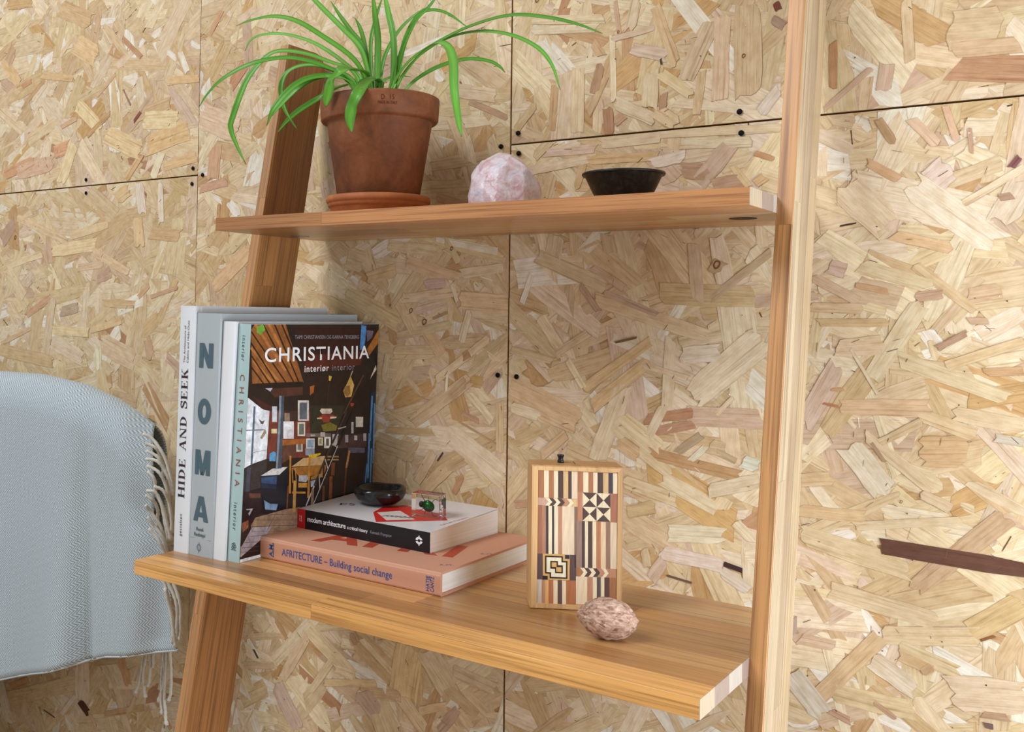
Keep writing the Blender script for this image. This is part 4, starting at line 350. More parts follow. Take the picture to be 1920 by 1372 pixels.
bm = bmesh.new()
def add_box(bm, x0, x1, y0, y1, z0, z1):
    vs = [bm.verts.new((x, y, z)) for z in (z0, z1) for y in (y0, y1) for x in (x0, x1)]
    for q in ((0, 2, 3, 1), (4, 5, 7, 6), (0, 1, 5, 4), (2, 6, 7, 3), (0, 4, 6, 2), (1, 3, 7, 5)):
        bm.faces.new([vs[i] for i in q])
WX0, WX1, OY0, OY1, OZ0, OZ1 = 1.25, 1.33, -0.85, -0.11, 0.27, 1.29   # window opening
add_box(bm, WX0, WX1, -3.4, OY0, 0.0, 2.5); add_box(bm, WX0, WX1, OY1, -0.003, 0.0, 2.5)
add_box(bm, WX0, WX1, OY0, OY1, 0.0, OZ0); add_box(bm, WX0, WX1, OY0, OY1, OZ1, 2.5)
wr = link('unseen_wall_right', bm_mesh('unseen_wall_right', bm), M_PANEL); wr['kind'] = 'structure'  # out of view, added to cut the ambient light from the right

PANELS = [  # x0, x1, z0, z1
    (-2.4, SEAM_X - GAP * 0.45, SEAM_Z + GAP, 2.5),
    (-2.4, SEAM_X - GAP * 0.45, 0.0, SEAM_Z - GAP),
    (SEAM_X + GAP * 0.45, 0.0 - GAP, 0.0, 2.5),
    (0.0 + GAP, 2.2, SEAM_Z + GAP, 2.5),
    (0.0 + GAP, 2.2, 0.0, SEAM_Z - GAP),
]

def clip_rect(poly, x0, x1, z0, z1):
    for ax, val, sgn in ((0, x0, 1), (0, x1, -1), (1, z0, 1), (1, z1, -1)):
        out = []
        n = len(poly)
        for i in range(n):
            a, b = poly[i], poly[(i + 1) % n]
            da = (a[ax] - val) * sgn; db = (b[ax] - val) * sgn
            if da >= 0: out.append(a)
            if (da >= 0) != (db >= 0):
                t = da / (da - db)
                out.append((a[0] + (b[0] - a[0]) * t, a[1] + (b[1] - a[1]) * t))
        poly = out
        if len(poly) < 3: return []
    return poly

def strand_outline(ax, az, bx, bz, w, rg, ragged=1.0):
    L = math.hypot(bx - ax, bz - az)
    dx, dz = (bx - ax) / L, (bz - az) / L
    nx, nz = -dz, dx
    k = 4
    top = []; bot = []
    skew = rg.uniform(-0.35, 0.35) * w
    tc_ = (1, 1, 0.95, 0.85) if ragged < 1 else (1, 1, 1, 0.75, 0.4)
    taper0 = rg.choice(tc_); taper1 = rg.choice(tc_)
    for i in range(k + 1):
        t = i / k
        wid = w * 0.5 * (1 + rg.uniform(-0.09, 0.09) * ragged)
        if i == 0: wid *= taper0
        if i == k: wid *= taper1
        e = skew if i == 0 else (rg.uniform(-0.3, 0.3) * w if i == k else 0)
        top.append((ax + dx * (L * t + e) + nx * wid, az + dz * (L * t + e) + nz * wid))
        wid = w * 0.5 * (1 + rg.uniform(-0.09, 0.09) * ragged)
        if i == 0: wid *= taper0
        if i == k: wid *= taper1
        bot.append((ax + dx * (L * t - e) - nx * wid, az + dz * (L * t - e) - nz * wid))
    # ragged ends
    def rag(px, pz, sgn, tp):
        m_ = max(1, int(w / 0.006)) if ragged < 1 else 1
        out = []
        for q in range(m_):
            s_ = (0.5 - (q + 1) / (m_ + 1)) * w * tp * sgn
            e_ = rg.uniform(-0.25, 0.35) * min(w, L * 0.4, 0.012)
            out.append((px + dx * e_ * sgn + nx * s_, pz + dz * e_ * sgn + nz * s_))
        return out
    end = rag(bx, bz, 1, taper1); start = rag(ax, az, -1, taper0)
    return top + end + bot[::-1] + start, (ax, az, dx, dz, nx, nz)

class StrandMesh:
    def __init__(self): self.v = []; self.f = []; self.c = []; self.uv = []
    def add(self, poly, frame, y, col, rg, inset=0.0007, skirt=0.0, edge=(0.66, 1.0)):
        n = len(poly)
        if n < 3: return
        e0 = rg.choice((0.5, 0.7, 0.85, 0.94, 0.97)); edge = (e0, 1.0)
        ax, az, dx, dz, nx, nz = frame
        cx = sum(p[0] for p in poly) / n; cz = sum(p[1] for p in poly) / n
        ou, ov = rg.uniform(0, 40), rg.uniform(0, 40)
        tilt = rg.uniform(-0.008, 0.008); tilt2 = rg.uniform(-0.002, 0.002)
        base = len(self.v)
        ring = []
        for p in poly:
            d = math.hypot(p[0] - cx, p[1] - cz)
            q = min(0.6, inset / max(d, 1e-6))
            ring.append((p[0] + (cx - p[0]) * q, p[1] + (cz - p[1]) * q))
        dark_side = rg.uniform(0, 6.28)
        for k, pts in enumerate((poly, ring)):
            for p in pts:
                uu = (p[0] - ax) * dx + (p[1] - az) * dz; vv = (p[0] - cx) * nx + (p[1] - cz) * nz
                uc = (p[0] - cx) * dx + (p[1] - cz) * dz
                self.v.append((p[0], min(-0.00005, y + tilt * vv + tilt2 * uc), p[1]))
                self.uv.append((uu + ou, vv + ov))
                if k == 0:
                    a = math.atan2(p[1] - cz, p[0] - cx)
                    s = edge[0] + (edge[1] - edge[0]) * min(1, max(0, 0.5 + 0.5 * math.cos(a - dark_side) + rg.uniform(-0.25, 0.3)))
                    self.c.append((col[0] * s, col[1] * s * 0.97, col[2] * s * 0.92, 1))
                else:
                    self.c.append((col[0], col[1], col[2], 1))
        for i in range(n):
            j = (i + 1) % n
            self.f.append((base + i, base + j, base + n + j, base + n + i))
        self.f.append(tuple(base + n + i for i in range(n)))
        if skirt:
            b2 = len(self.v)
            for p, src in zip(poly, range(n)):
                vy = self.v[base + src][1]
                self.v.append((p[0], min(vy + skirt, -0.00002), p[1]))
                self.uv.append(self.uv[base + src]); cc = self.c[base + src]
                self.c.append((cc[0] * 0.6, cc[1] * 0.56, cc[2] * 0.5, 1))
            for i in range(n):
                j = (i + 1) % n
                self.f.append((base + i, b2 + i, b2 + j, base + j))
    def build(self, name):
        me = bpy.data.meshes.new(name)
        me.from_pydata(self.v, [], self.f)
        ca = me.color_attributes.new('Col', 'FLOAT_COLOR', 'POINT')
        ca.data.foreach_set('color', [x for c in self.c for x in c])
        uvl = me.uv_layers.new(name='UVMap')
        idx = [0] * len(me.loops); me.loops.foreach_get('vertex_index', idx)
        uvl.data.foreach_set('uv', [x for i in idx for x in self.uv[i]])
        me.materials.append(M_STRAND)
        me.update()
        return me

PAL = [((222, 201, 166), 32), ((214, 191, 155), 30), ((230, 213, 184), 24), ((208, 181, 141), 14), ((218, 196, 172), 8),
       ((206, 179, 153), 4), ((200, 165, 122), 3), ((186, 145, 113), 0.9), ((234, 227, 212), 8), ((150, 110, 82), 0.35), ((204, 168, 118), 2)]
PTOT = sum(w for _, w in PAL)
def pick(rg):
    t = rg.uniform(0, PTOT)
    for c, w in PAL:
        t -= w
        if t <= 0: break
    c = lin(c); j = rg.uniform(0.94, 1.05)
    return (c[0] * j, c[1] * j * rg.uniform(0.97, 1.02), c[2] * j * rg.uniform(0.94, 1.05))

for pi, (x0, x1, z0, z1) in enumerate(PANELS):
    pan = link('osb_panel', box_mesh('osb_panel', x0, x1, 0.0, 0.018, z0, z1), M_PANEL, wall)
    stuff = StrandMesh()
    gx0, gx1, gz0, gz1 = max(x0, -1.75), min(x1, 1.15), max(z0, 0.05), min(z1, 1.95)
    area_m2 = (gx1 - gx0) * (gz1 - gz0)
    big = []
    cnt = int(area_m2 * 4600)
    for i in range(cnt):
        x = rng.uniform(gx0 - 0.03, gx1 + 0.03); z = rng.uniform(gz0 - 0.03, gz1 + 0.03)
        layer = i / cnt
        kind = rng.random()
        if kind < 0.58: L, w = rng.uniform(0.045, 0.11), rng.uniform(0.009, 0.028)
        elif kind < 0.76: L, w = rng.uniform(0.015, 0.045), rng.uniform(0.004, 0.014)
        elif kind < 0.96: L, w = rng.uniform(0.08, 0.15), rng.uniform(0.018, 0.045)
        else: L, w = rng.uniform(0.005, 0.022), rng.uniform(0.0007, 0.0020)
        a = rng.gauss(0, 0.75) if rng.random() < 0.55 else rng.uniform(-math.pi / 2, math.pi / 2)
        ax, az = x - math.cos(a) * L / 2, z - math.sin(a) * L / 2
        poly, fr = strand_outline(ax, az, ax + math.cos(a) * L, az + math.sin(a) * L, w, rng)
        poly = clip_rect(poly, x0, x1, z0, z1)
        col = pick(rng)
        if layer > 0.3 and w > 0.006 and col[0] < 0.42: col = lin((216, 193, 156))[:3]
        if w < 0.0025: col = lin(rng.choice(((96, 66, 46), (120, 84, 56), (74, 54, 42), (240, 228, 206))))[:3]
        y = -(0.00020 + 0.00075 * layer + rng.uniform(0, 0.00012))
        if layer > 0.93 and L * w > 0.0005 and col[0] > 0.42 and len(poly) > 3 and -1.25 < x < 0.7 and 0.2 < z < 1.7:
            big.append((L * w, poly, fr, y - 0.0001, col))
        else:
            stuff.add(poly, fr, y, col, rng)
    vis = [max(gx0, -1.3), min(gx1, 0.8), max(gz0, 0.2), min(gz1, 1.75)]
    for i in range(int((vis[1] - vis[0]) * (vis[3] - vis[2]) * 1300)):
        x = rng.uniform(vis[0], vis[1]); z = rng.uniform(vis[2], vis[3])
        L = rng.uniform(0.002, 0.011); w = rng.uniform(0.00025, 0.0006)
        if rng.random() < 0.25: L = rng.uniform(0.0008, 0.0016); w = L * 0.8
        a = rng.gauss(0, 0.8) if rng.random() < 0.6 else rng.uniform(-1.57, 1.57)
        poly, fr = strand_outline(x, z, x + math.cos(a) * L, z + math.sin(a) * L, w, rng)
        poly = clip_rect(poly, x0, x1, z0, z1)
        col = lin(rng.choice(((92, 62, 42), (120, 82, 52), (70, 50, 40), (140, 96, 62), (244, 234, 214))))[:3]
        stuff.add(poly, fr, -rng.choice((0.00085, 0.00095, 0.00185)), col, rng, inset=0.0001)
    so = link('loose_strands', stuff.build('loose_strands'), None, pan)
    so['kind'] = 'stuff'
    big.sort(key=lambda b: -b[0])
    room = 190
    for b in big[:room]:
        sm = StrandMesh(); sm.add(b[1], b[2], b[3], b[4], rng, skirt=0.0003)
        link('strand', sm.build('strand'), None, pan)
    nh = 0
    for hi, h in enumerate(HERO):
        mx, mz = (h[0] + h[2]) / 2, (h[1] + h[3]) / 2
        if not (x0 <= mx <= x1 and z0 <= mz <= z1): continue
        poly, fr = strand_outline(h[0], h[1], h[2], h[3], h[4], rng, 0.8)
        poly = clip_rect(poly, x0, x1, z0, z1)
        if len(poly) < 3: continue
        mc = (219, 196, 160)
        c = lin([v * 0.70 + q_ * 0.30 for v, q_ in zip(h[5:8], mc)] if sum(h[5:8]) > 330 else h[5:8])
        size = math.hypot(h[2] - h[0], h[3] - h[1]) * h[4]
        y = -(0.00140 + 0.00035 / (1 + size * 4000) + rng.uniform(0, 0.00006)) - (0.0003 if sum(h[5:8]) < 330 else 0)
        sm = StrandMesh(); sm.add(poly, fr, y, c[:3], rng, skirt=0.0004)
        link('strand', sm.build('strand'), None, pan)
        nh += 1

# knots showing in the strands
M_KNOT = plain('knot_brown', (128, 84, 50), 0.8, 0.2)
for (kx, kz, kr) in KNOTS:
    par = [o for o in wall.children if min(v.co.x for v in o.data.vertices) <= kx <= max(v.co.x for v in o.data.vertices) and min(v.co.z for v in o.data.vertices) <= kz <= max(v.co.z for v in o.data.vertices)]
    bm = bmesh.new(); n_ = 18; prev = None; rows_ = []
    for q in (1.0, 0.62):
        rows_.append([bm.verts.new((math.cos(i / n_ * 6.2832) * kr * q * 0.8, -0.0002 if q < 0.8 else 0.0, math.sin(i / n_ * 6.2832) * kr * q * (1.1 + 0.1 * math.sin(i)))) for i in range(n_)])
    for i in range(n_):
        j = (i + 1) % n_
        bm.faces.new((rows_[0][i], rows_[0][j], rows_[1][j], rows_[1][i]))
    o = link('knot', bm_mesh('knot', bm), M_KNOT, par[0] if par else wall)
    o.location = (kx, -0.00185, kz); o.rotation_euler = (0, R(25), 0)

# countersunk screws in the panels
hole_me = lathe_mesh('screw', [(0.0, 0.0012), (0.0016, 0.0010), (0.0027, 0.0002), (0.0031, -0.0002), (0.0032, -0.0010), (0.0, -0.0012)], 20)
hole_me.materials.append(plain('screw_black', (12, 11, 12), 0.7, 0.2))
for (hx, hz) in HOLES:
    par = None
    for o in wall.children:
        b = [v.co for v in o.data.vertices]
        if min(v.x for v in b) <= hx <= max(v.x for v in b) and min(v.z for v in b) <= hz <= max(v.z for v in b): par = o
    o = link('screw', hole_me, None, par)
    o.location = (hx, -0.0018, hz); o.rotation_euler = (R(-90), 0, 0)

# ------------------------------------------------------------------ the ladder desk
XL, XR = -0.302, 0.3595
DY0, DY1, DZ, TH = -0.3512, -0.0603, 0.75, 0.0162
SY0, SY1, SZ = -0.227, -0.0025, 1.1646
PA, PB, PD, PW, PTOP = -0.3703, 0.1985, 0.0855, 0.0147, 1.4197
desk = thing('ladder_desk', 'oak ladder desk with a shelf leaning on the chipboard wall', 'desk')
OAKS = [(198, 148, 90), (182, 132, 76), (206, 160, 104), (170, 120, 68), (194, 146, 92), (214, 174, 120)]

def board(name, xs, y0, y1, z0, z1, rows, tones, seed, mat):
    rg = random.Random(seed)
    core = link(name, box_mesh(name, xs[0] + 0.0008, xs[1] - 0.0008, y0 + 0.0008, y1 - 0.0008, z0 + 0.0006, z1 - 0.0006), mat, desk)
    core.color = lin((150, 100, 56))
    wd = (y1 - y0) / rows
    for k in range(rows):
        ya, yb = y0 + wd * k, y0 + wd * (k + 1)
        cuts = [xs[0]]
        x = xs[0] + rg.uniform(0.12, 0.36)
        while x < xs[1] - 0.08:
            cuts.append(x); x += rg.uniform(0.24, 0.42)
        cuts.append(xs[1])
        for a, b in zip(cuts, cuts[1:]):
            cx, cy, cz = (a + b) / 2, (ya + yb) / 2, (z0 + z1) / 2
            hx, hy, hz = (b - a) / 2 - 0.00004, (yb - ya) / 2 - 0.00004, (z1 - z0) / 2
            st = link('stave', box_mesh('stave', -hx, hx, -hy, hy, -hz, hz, 0.00022), mat, core)
            st.location = (cx, cy, cz)
            t = tones[k] if k < len(tones) else rg.choice(OAKS)
            j = rg.uniform(0.78, 1.14)
            st.color = tuple(min(1, v * j) for v in lin(t)[:3]) + (1,)
        # end grain of the right end, window light painted into its pale tones
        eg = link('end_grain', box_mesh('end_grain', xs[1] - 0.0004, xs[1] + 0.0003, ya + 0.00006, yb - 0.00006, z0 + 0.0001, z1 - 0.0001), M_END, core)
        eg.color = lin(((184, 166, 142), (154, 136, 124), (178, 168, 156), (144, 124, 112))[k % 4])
    return core
M_END = objcol_mat('oak_end_grain', 0.6, 0.3)

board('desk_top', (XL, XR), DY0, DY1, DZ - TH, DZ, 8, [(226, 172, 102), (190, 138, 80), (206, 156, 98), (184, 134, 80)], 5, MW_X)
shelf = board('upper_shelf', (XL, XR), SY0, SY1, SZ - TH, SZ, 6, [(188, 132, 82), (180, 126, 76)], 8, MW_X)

def post(xa, xb, seed, zjoins, tones=None, lams=None):
    rg = random.Random(seed)
    def py(z, d): return PA + PB * z + d
    # core: slightly inside the staves
    pol = [(py(0.001, 0.001), 0.001), (py(0.001, PD - 0.001), 0.001), (py(PTOP - 0.03, PD - 0.001), PTOP - 0.03), (py(PTOP - 0.03, 0.001), PTOP - 0.03)]
    core = link('side_post', prism_yz('side_post', pol, xa + 0.0008, xb - 0.0008), MW_Z, desk)
    core.color = lin((150, 104, 60))
    lams = lams or [0, 1 / 3, 2 / 3, 1]
    nl = len(lams) - 1
    for k in range(nl):
        d0, d1 = PD * lams[k], PD * lams[k + 1]
        cuts = [0.0] + zjoins[k] + [PTOP]
        for a, b in zip(cuts, cuts[1:]):
            pol = [(py(a, d0), a), (py(a, d1), a)]
            if b == PTOP and k == nl - 1:
                rr = 0.026
                for i in range(9):
                    an = math.pi / 2 * i / 8
                    zz = PTOP - rr + rr * math.sin(an)
                    pol.append((py(zz, d1 - rr + rr * math.cos(an)), zz))
            else:
                pol.append((py(b, d1), b))
            pol.append((py(b, d0), b))
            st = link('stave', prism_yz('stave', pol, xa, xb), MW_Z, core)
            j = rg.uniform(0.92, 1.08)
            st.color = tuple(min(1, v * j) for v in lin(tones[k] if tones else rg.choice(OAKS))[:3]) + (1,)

def prism_yz(name, pol, xa, xb):
    n = len(pol); bm = bmesh.new()
    A = [bm.verts.new((xa, p[0], p[1])) for p in pol]; B = [bm.verts.new((xb, p[0], p[1])) for p in pol]
    bm.faces.new(A); bm.faces.new(B[::-1])
    for i in range(n):
        j = (i + 1) % n
        bm.faces.new((A[i], B[i], B[j], A[j]))
    bmesh.ops.bevel(bm, geom=bm.edges[:], offset=0.00025, segments=1, affect='EDGES')
    return bm_mesh(name, bm)

post(XL - PW, XL, 21, [[0.66, 1.2], [0.42, 1.08], [0.8]], [(192, 142, 90), (166, 116, 66), (158, 110, 62)], [0, 0.06, 0.52, 1])  # shade of the inner face painted in: darker staves behind a thin front strip
post(XR, XR + PW, 33, [[0.52, 1.137], [0.9, 1.16], [0.7], [0.35, 1.19]], [(194, 142, 86), (192, 176, 150), (176, 156, 130), (192, 172, 140)], [0, 0.05, 0.36, 0.68, 1])  # window light on the outer face painted in: pale staves behind the front strip
fix_me = lathe_mesh('fixing', [(0.0, -0.0002), (0.010, -0.0002), (0.0125, -0.0005), (0.0135, -0.0003), (0.0135, 0.0006), (0.0, 0.0006)], 32)
fix_me.materials.append(plain('fixing_recess', (58, 40, 28), 0.6, 0.3))
fo = link('fixing_hole', fix_me, None, shelf); fo.location = (0.3166, -0.0995, SZ - TH)
fme2 = fix_me.copy(); fme2.materials.clear(); fme2.materials.append(plain('fixing_steel', (120, 124, 128), 0.35, 0.5, 0.8))
fo2 = link('fixing_bolt', fme2, None, shelf); fo2.location = (-0.2691, -0.0971, SZ - TH); fo2['label'] = 'grey steel fixing bolt'

# ------------------------------------------------------------------ lettering
def flat_mat(name, col, rough=0.5, spec=0.3): return plain(name, col, rough, spec, 0, 0.03, 200)

def text_shape(body, spacing=1.0, bold=0.0):
    cu = bpy.data.curves.new('txt', 'FONT')
    cu.body = body; cu.size = 1.0; cu.space_character = spacing; cu.resolution_u = 4
    if bold: cu.offset = bold
    ob = bpy.data.objects.new('txt', cu); COL.objects.link(ob)
    dg = bpy.context.evaluated_depsgraph_get()
    me = bpy.data.meshes.new_from_object(ob.evaluated_get(dg))
    bpy.data.objects.remove(ob); bpy.data.curves.remove(cu)
    return me
_h = text_shape('H'); CAPH = max(v.co.y for v in _h.vertices) - min(v.co.y for v in _h.vertices)

def polys_shape(polys):
    v = []; fc = []
    for p in polys:
        b = len(v); v += [(q[0], q[1], 0) for q in p]; fc.append(tuple(range(b, b + len(p))))
    return mesh('glyphs', v, fc)

def place_text(name, me, mat, parent, origin, xd, yd, length, cap, warp=None, cap_unit=None):
    """me lies in xy with baseline at 0; origin is where the text starts on its baseline"""
    xs = [v.co.x for v in me.vertices]
    if not xs: return None
    x0, x1 = min(xs), max(xs)
    sx = length / (x1 - x0); sy = cap / (cap_unit or CAPH)
    O, X, Y = Vector(origin), Vector(xd), Vector(yd)
    for v in me.vertices:
        p = O + X * ((v.co.x - x0) * sx) + Y * (v.co.y * sy)
        if warp: p = warp(p)
        v.co = p
    me.materials.clear(); me.materials.append(mat); me.update()
    o = bpy.data.objects.new(name, me); COL.objects.link(o); o.parent = parent
    return o

# heavy and serif capitals, one unit tall
def ell(cx, cy, rx, ry, a0, a1, n):
    return [(cx + rx * math.cos(a0 + (a1 - a0) * i / n), cy + ry * math.sin(a0 + (a1 - a0) * i / n)) for i in range(n + 1)]
def rct(x0, x1, y0, y1): return [(x0, y0), (x1, y0), (x1, y1), (x0, y1)]
def ring(cx, cy, ro, rox, ri, rix, n=28):
    out = []
    O = ell(cx, cy, rox, ro, 0, 2 * math.pi, n); I = ell(cx, cy, rix, ri, 0, 2 * math.pi, n)
    for i in range(n): out.append([O[i], O[i + 1], I[i + 1], I[i]])
    return out
HEAVY = {
    'N': (0.70, [rct(0, 0.22, 0, 1), rct(0.48, 0.70, 0, 1), [(0, 1), (0.25, 1), (0.70, 0), (0.45, 0)]]),
    'O': (0.66, ring(0.33, 0.5, 0.52, 0.33, 0.27, 0.10)),
    'M': (0.82, [rct(0, 0.21, 0, 1), rct(0.61, 0.82, 0, 1), [(0, 1), (0.27, 1), (0.50, 0.0), (0.32, 0.0)], [(0.82, 1), (0.55, 1), (0.32, 0.0), (0.50, 0.0)]]),
    'A': (0.80, [[(0, 0), (0.23, 0), (0.47, 1), (0.27, 1)], [(0.80, 0), (0.57, 0), (0.33, 1), (0.53, 1)], rct(0.2, 0.6, 0.17, 0.36)]),
}
def serif(x, w=0.30, y=0.0):
    return rct(x - w / 2, x + w / 2, y, y + 0.05)
TK, TN2 = 0.17, 0.055
def stem(x, t): return [rct(x - t / 2, x + t / 2, 0, 1), serif(x, t + 0.16, 0), serif(x, t + 0.16, 0.95)]
def diag(xa, ya, xb, yb, t): return [[(xa - t / 2, ya), (xa + t / 2, ya), (xb + t / 2, yb), (xb - t / 2, yb)]]
def bowl_D():
    out = []
    O = ell(0.30, 0.5, 0.44, 0.5, -math.pi / 2, math.pi / 2, 16); I = ell(0.30, 0.5, 0.27, 0.45, -math.pi / 2, math.pi / 2, 16)
    for i in range(16): out.append([O[i], O[i + 1], I[i + 1], I[i]])
    return out
def s_shape():
    P = [(0.50, 0.76), (0.46, 0.92), (0.28, 0.97), (0.12, 0.90), (0.09, 0.75), (0.17, 0.62), (0.33, 0.51), (0.47, 0.39), (0.50, 0.24), (0.42, 0.09), (0.26, 0.03), (0.10, 0.08), (0.05, 0.26)]
    q = smooth_path([(a, b, 0) for a, b in P], 34)
    out = []
    for i in range(33):
        def off(k):
            t = (q[min(k + 1, 33)] - q[max(k - 1, 0)]).normalized(); u_ = k / 33
            wd = 0.035 + 0.055 * math.exp(-((u_ - 0.5) / 0.2) ** 2) + 0.02 * math.exp(-((u_ - 0.12) / 0.1) ** 2)
            return (q[k].x - t.y * wd, q[k].y + t.x * wd), (q[k].x + t.y * wd, q[k].y - t.x * wd)
        a, b = off(i); c, d = off(i + 1)
        out.append([a, c, d, b])
    return out + [rct(0.47, 0.54, 0.70, 1.0), rct(0.02, 0.09, 0.0, 0.30)]
SERIF = {
    'H': (0.86, stem(0.17, TK) + stem(0.69, TK) + [rct(0.17, 0.69, 0.47, 0.53)]),
    'I': (0.36, stem(0.18, TK)),
    'D': (0.80, stem(0.18, TK) + [rct(0.1, 0.32, 0, 0.05), rct(0.1, 0.32, 0.95, 1)] + bowl_D()),
    'E': (0.70, stem(0.18, TK) + [rct(0.1, 0.62, 0, 0.05), rct(0.1, 0.60, 0.95, 1), rct(0.1, 0.45, 0.475, 0.525), rct(0.57, 0.62, 0, 0.24), rct(0.55, 0.60, 0.78, 1), rct(0.42, 0.46, 0.38, 0.62)]),
    'A': (0.80, diag(0.12, 0, 0.39, 1, TN2) + diag(0.66, 0, 0.42, 1, TK) + [rct(0.2, 0.58, 0.3, 0.35), serif(0.12, 0.24), serif(0.66, 0.30)]),
    'N': (0.84, stem(0.14, TN2) + stem(0.70, TN2) + diag(0.16, 1, 0.68, 0, TK)),
    'S': (0.58, s_shape()),
    'K': (0.84, stem(0.17, TK) + diag(0.24, 0.42, 0.62, 1, TN2) + diag(0.64, 0, 0.36, 0.56, TK) + [serif(0.64, 0.3), serif(0.62, 0.26, 0.95)]),
    ' ': (0.42, []),
}
def word(glyphs, s, gap=0.06):
    x = 0; out = []
    for ch in s:
        w, ps = glyphs[ch]
        out += [[(p[0] + x, p[1]) for p in poly] for poly in ps]
        x += w + gap
    return polys_shape(out)

# ------------------------------------------------------------------ books
M_PAGES = None
def pages_mat(name, axis):
    m, nt, b = new_mat(name)
    tc = N(nt, 'ShaderNodeTexCoord')
    sc = [6, 6, 6]; sc[axis] = 1800
    n = noise_node(nt, mapping(nt, tc.outputs['Object'], tuple(sc)), 1.0, 2)
    rp = ramp(nt, [(0.3, lin((222, 220, 216))), (0.6, lin((246, 245, 242)))])
    nt.links.new(n.outputs[0], rp.inputs[0]); nt.links.new(rp.outputs[0], b.inputs['Base Color'])
    b.inputs['Roughness'].default_value = 0.8
    return m
M_PAGE_X = pages_mat('page_edges_upright', 0)
M_PAGE_Z = pages_mat('page_edges_lying', 2)

def case_mesh(w, d, h, shear, bulge, tb=0.0026, groove=True):
    """open 'C' profile (spine + two boards) extruded upward, sheared back"""
    prof = []
    n = 8
    # outside: left board end -> spine -> right board end
    g0, g1, gd = 0.0055, 0.0105, 0.0012
    def side(x, s):
        pts = [(x, d)]
        if groove: pts += [(x, g1 + 0.002), (x - s * gd, g1), (x - s * gd, g0), (x, g0 - 0.002)]
        return pts
    prof += side(0.0, -1)
    for i in range(n + 1):
        t = i / n
        prof.append((w * t, -bulge * (1 - (2 * t - 1) ** 2)))
    prof += side(w, 1)[::-1]
    inner = [(w - tb, d), (w - tb, tb), (tb, tb), (tb, d)]
    pol = prof + inner
    bm = bmesh.new()
    A = [bm.verts.new((p[0], p[1], 0)) for p in pol]
    B = [bm.verts.new((p[0], p[1] + shear, h)) for p in pol]
    bm.faces.new(A[::-1]); bm.faces.new(B)
    m = len(pol)
    for i in range(m):
        j = (i + 1) % m
        bm.faces.new((A[i], A[j], B[j], B[i]))
    bmesh.ops.triangulate(bm, faces=[fc for fc in bm.faces if len(fc.verts) > 4])
    return bm_mesh('cover', bm)

def pages_mesh(w, d, h, shear, tb=0.0026, top=0.003, fore=0.004):
    x0, x1, y0, y1, z0, z1 = tb, w - tb, tb, d - fore, top * 0.6, h - top
    v = []
    for z in (z0, z1):
        s = shear * z / h
        v += [(x0, y0 + s, z), (x1, y0 + s, z), (x1, y1 + s, z), (x0, y1 + s, z)]
    return mesh('page_block', v, [(3, 2, 1, 0), (4, 5, 6, 7), (0, 1, 5, 4), (1, 2, 6, 5), (2, 3, 7, 6), (3, 0, 4, 7)])

def cloth_mat(name, col, rough=0.7, scale=900, amt=0.10, bmp=0.25):
    return plain(name, col, rough, 0.25, 0, amt, scale, bmp)

BOOK_ANG = R(0.0)
BDX = Vector((math.cos(BOOK_ANG), math.sin(BOOK_ANG), 0))
def upright_book(label, br, w, d, h, shear, mat, bulge=0.001, groove=True):
    loc = Vector((br[0], br[1], DZ)) - BDX * w
    t = thing('book', label, 'book', loc, BOOK_ANG, 'upright books on the desk')
    link('cover', case_mesh(w, d, h, shear, bulge, groove=groove), mat, t)
    link('page_block', pages_mesh(w, d, h, shear), M_PAGE_X, t)
    def warp(p):
        tt = p.x / w
        return Vector((p.x, -bulge * (1 - (2 * tt - 1) ** 2) - 0.0005 + shear * p.z / h, p.z))
    return t, warp
UP, DN, RT, LT = (0, 0, 1), (0, 0, -1), (1, 0, 0), (-1, 0, 0)

# white book, serif title reading upward
HW, HH = 0.0245, 0.301
t, wp = upright_book('tall white hardback with dark serif lettering, leftmost of the upright row', (-0.2775, -0.2884), HW, 0.262, HH, 0.004, plain('white_case', (222, 226, 230), 0.45, 0.4, 0, 0.015), 0.0011)
ink1 = flat_mat('ink_plum', (58, 44, 50))
place_text('title', word(SERIF, 'HIDE AND SEEK'), ink1, t, (0.0170, 0, 0.066), UP, LT, 0.158, 0.0112, wp, 1.0)
place_text('subtitle', text_shape('The Architecture of', 1.0), ink1, t, (0.0115, 0, 0.231), UP, LT, 0.046, 0.0030, wp)
place_text('subtitle', text_shape('Cabins and Hide-Outs', 1.0), ink1, t, (0.0172, 0, 0.231), UP, LT, 0.052, 0.0030, wp)
place_text('publisher', text_shape('gestalten', 1.15), ink1, t, (0.0142, 0, 0.020), UP, LT, 0.0265, 0.0042, wp)

# grey book with big stacked letters
NW, NH = 0.0400, 0.2925
t, wp = upright_book('thick light grey clothbound book with four large stacked slate capitals', (-0.2380, -0.2862), NW, 0.276, NH, 0.006, cloth_mat('grey_cloth', (172, 180, 184), 0.7, 1400, 0.05, 0.1), 0.0010)
ink2 = flat_mat('ink_slate', (78, 100, 110))
for ch, zb in (('N', 0.2275), ('O', 0.1600), ('M', 0.0985), ('A', 0.0430)):
    wd = {'N': 0.0235, 'O': 0.0225, 'M': 0.0255, 'A': 0.0250}[ch]
    place_text('letter', word(HEAVY, ch), ink2, t, (0.0195 - wd / 2, 0, zb - 0.0015), RT, UP, wd, 0.0300, wp, 1.0)
place_text('author', text_shape('René', 1.0, 0.012), ink2, t, (0.0130, 0, 0.0300), RT, UP, 0.0120, 0.0042, wp)
place_text('author', text_shape('Redzepi', 1.0, 0.012), ink2, t, (0.0095, 0, 0.0235), RT, UP, 0.0185, 0.0042, wp)
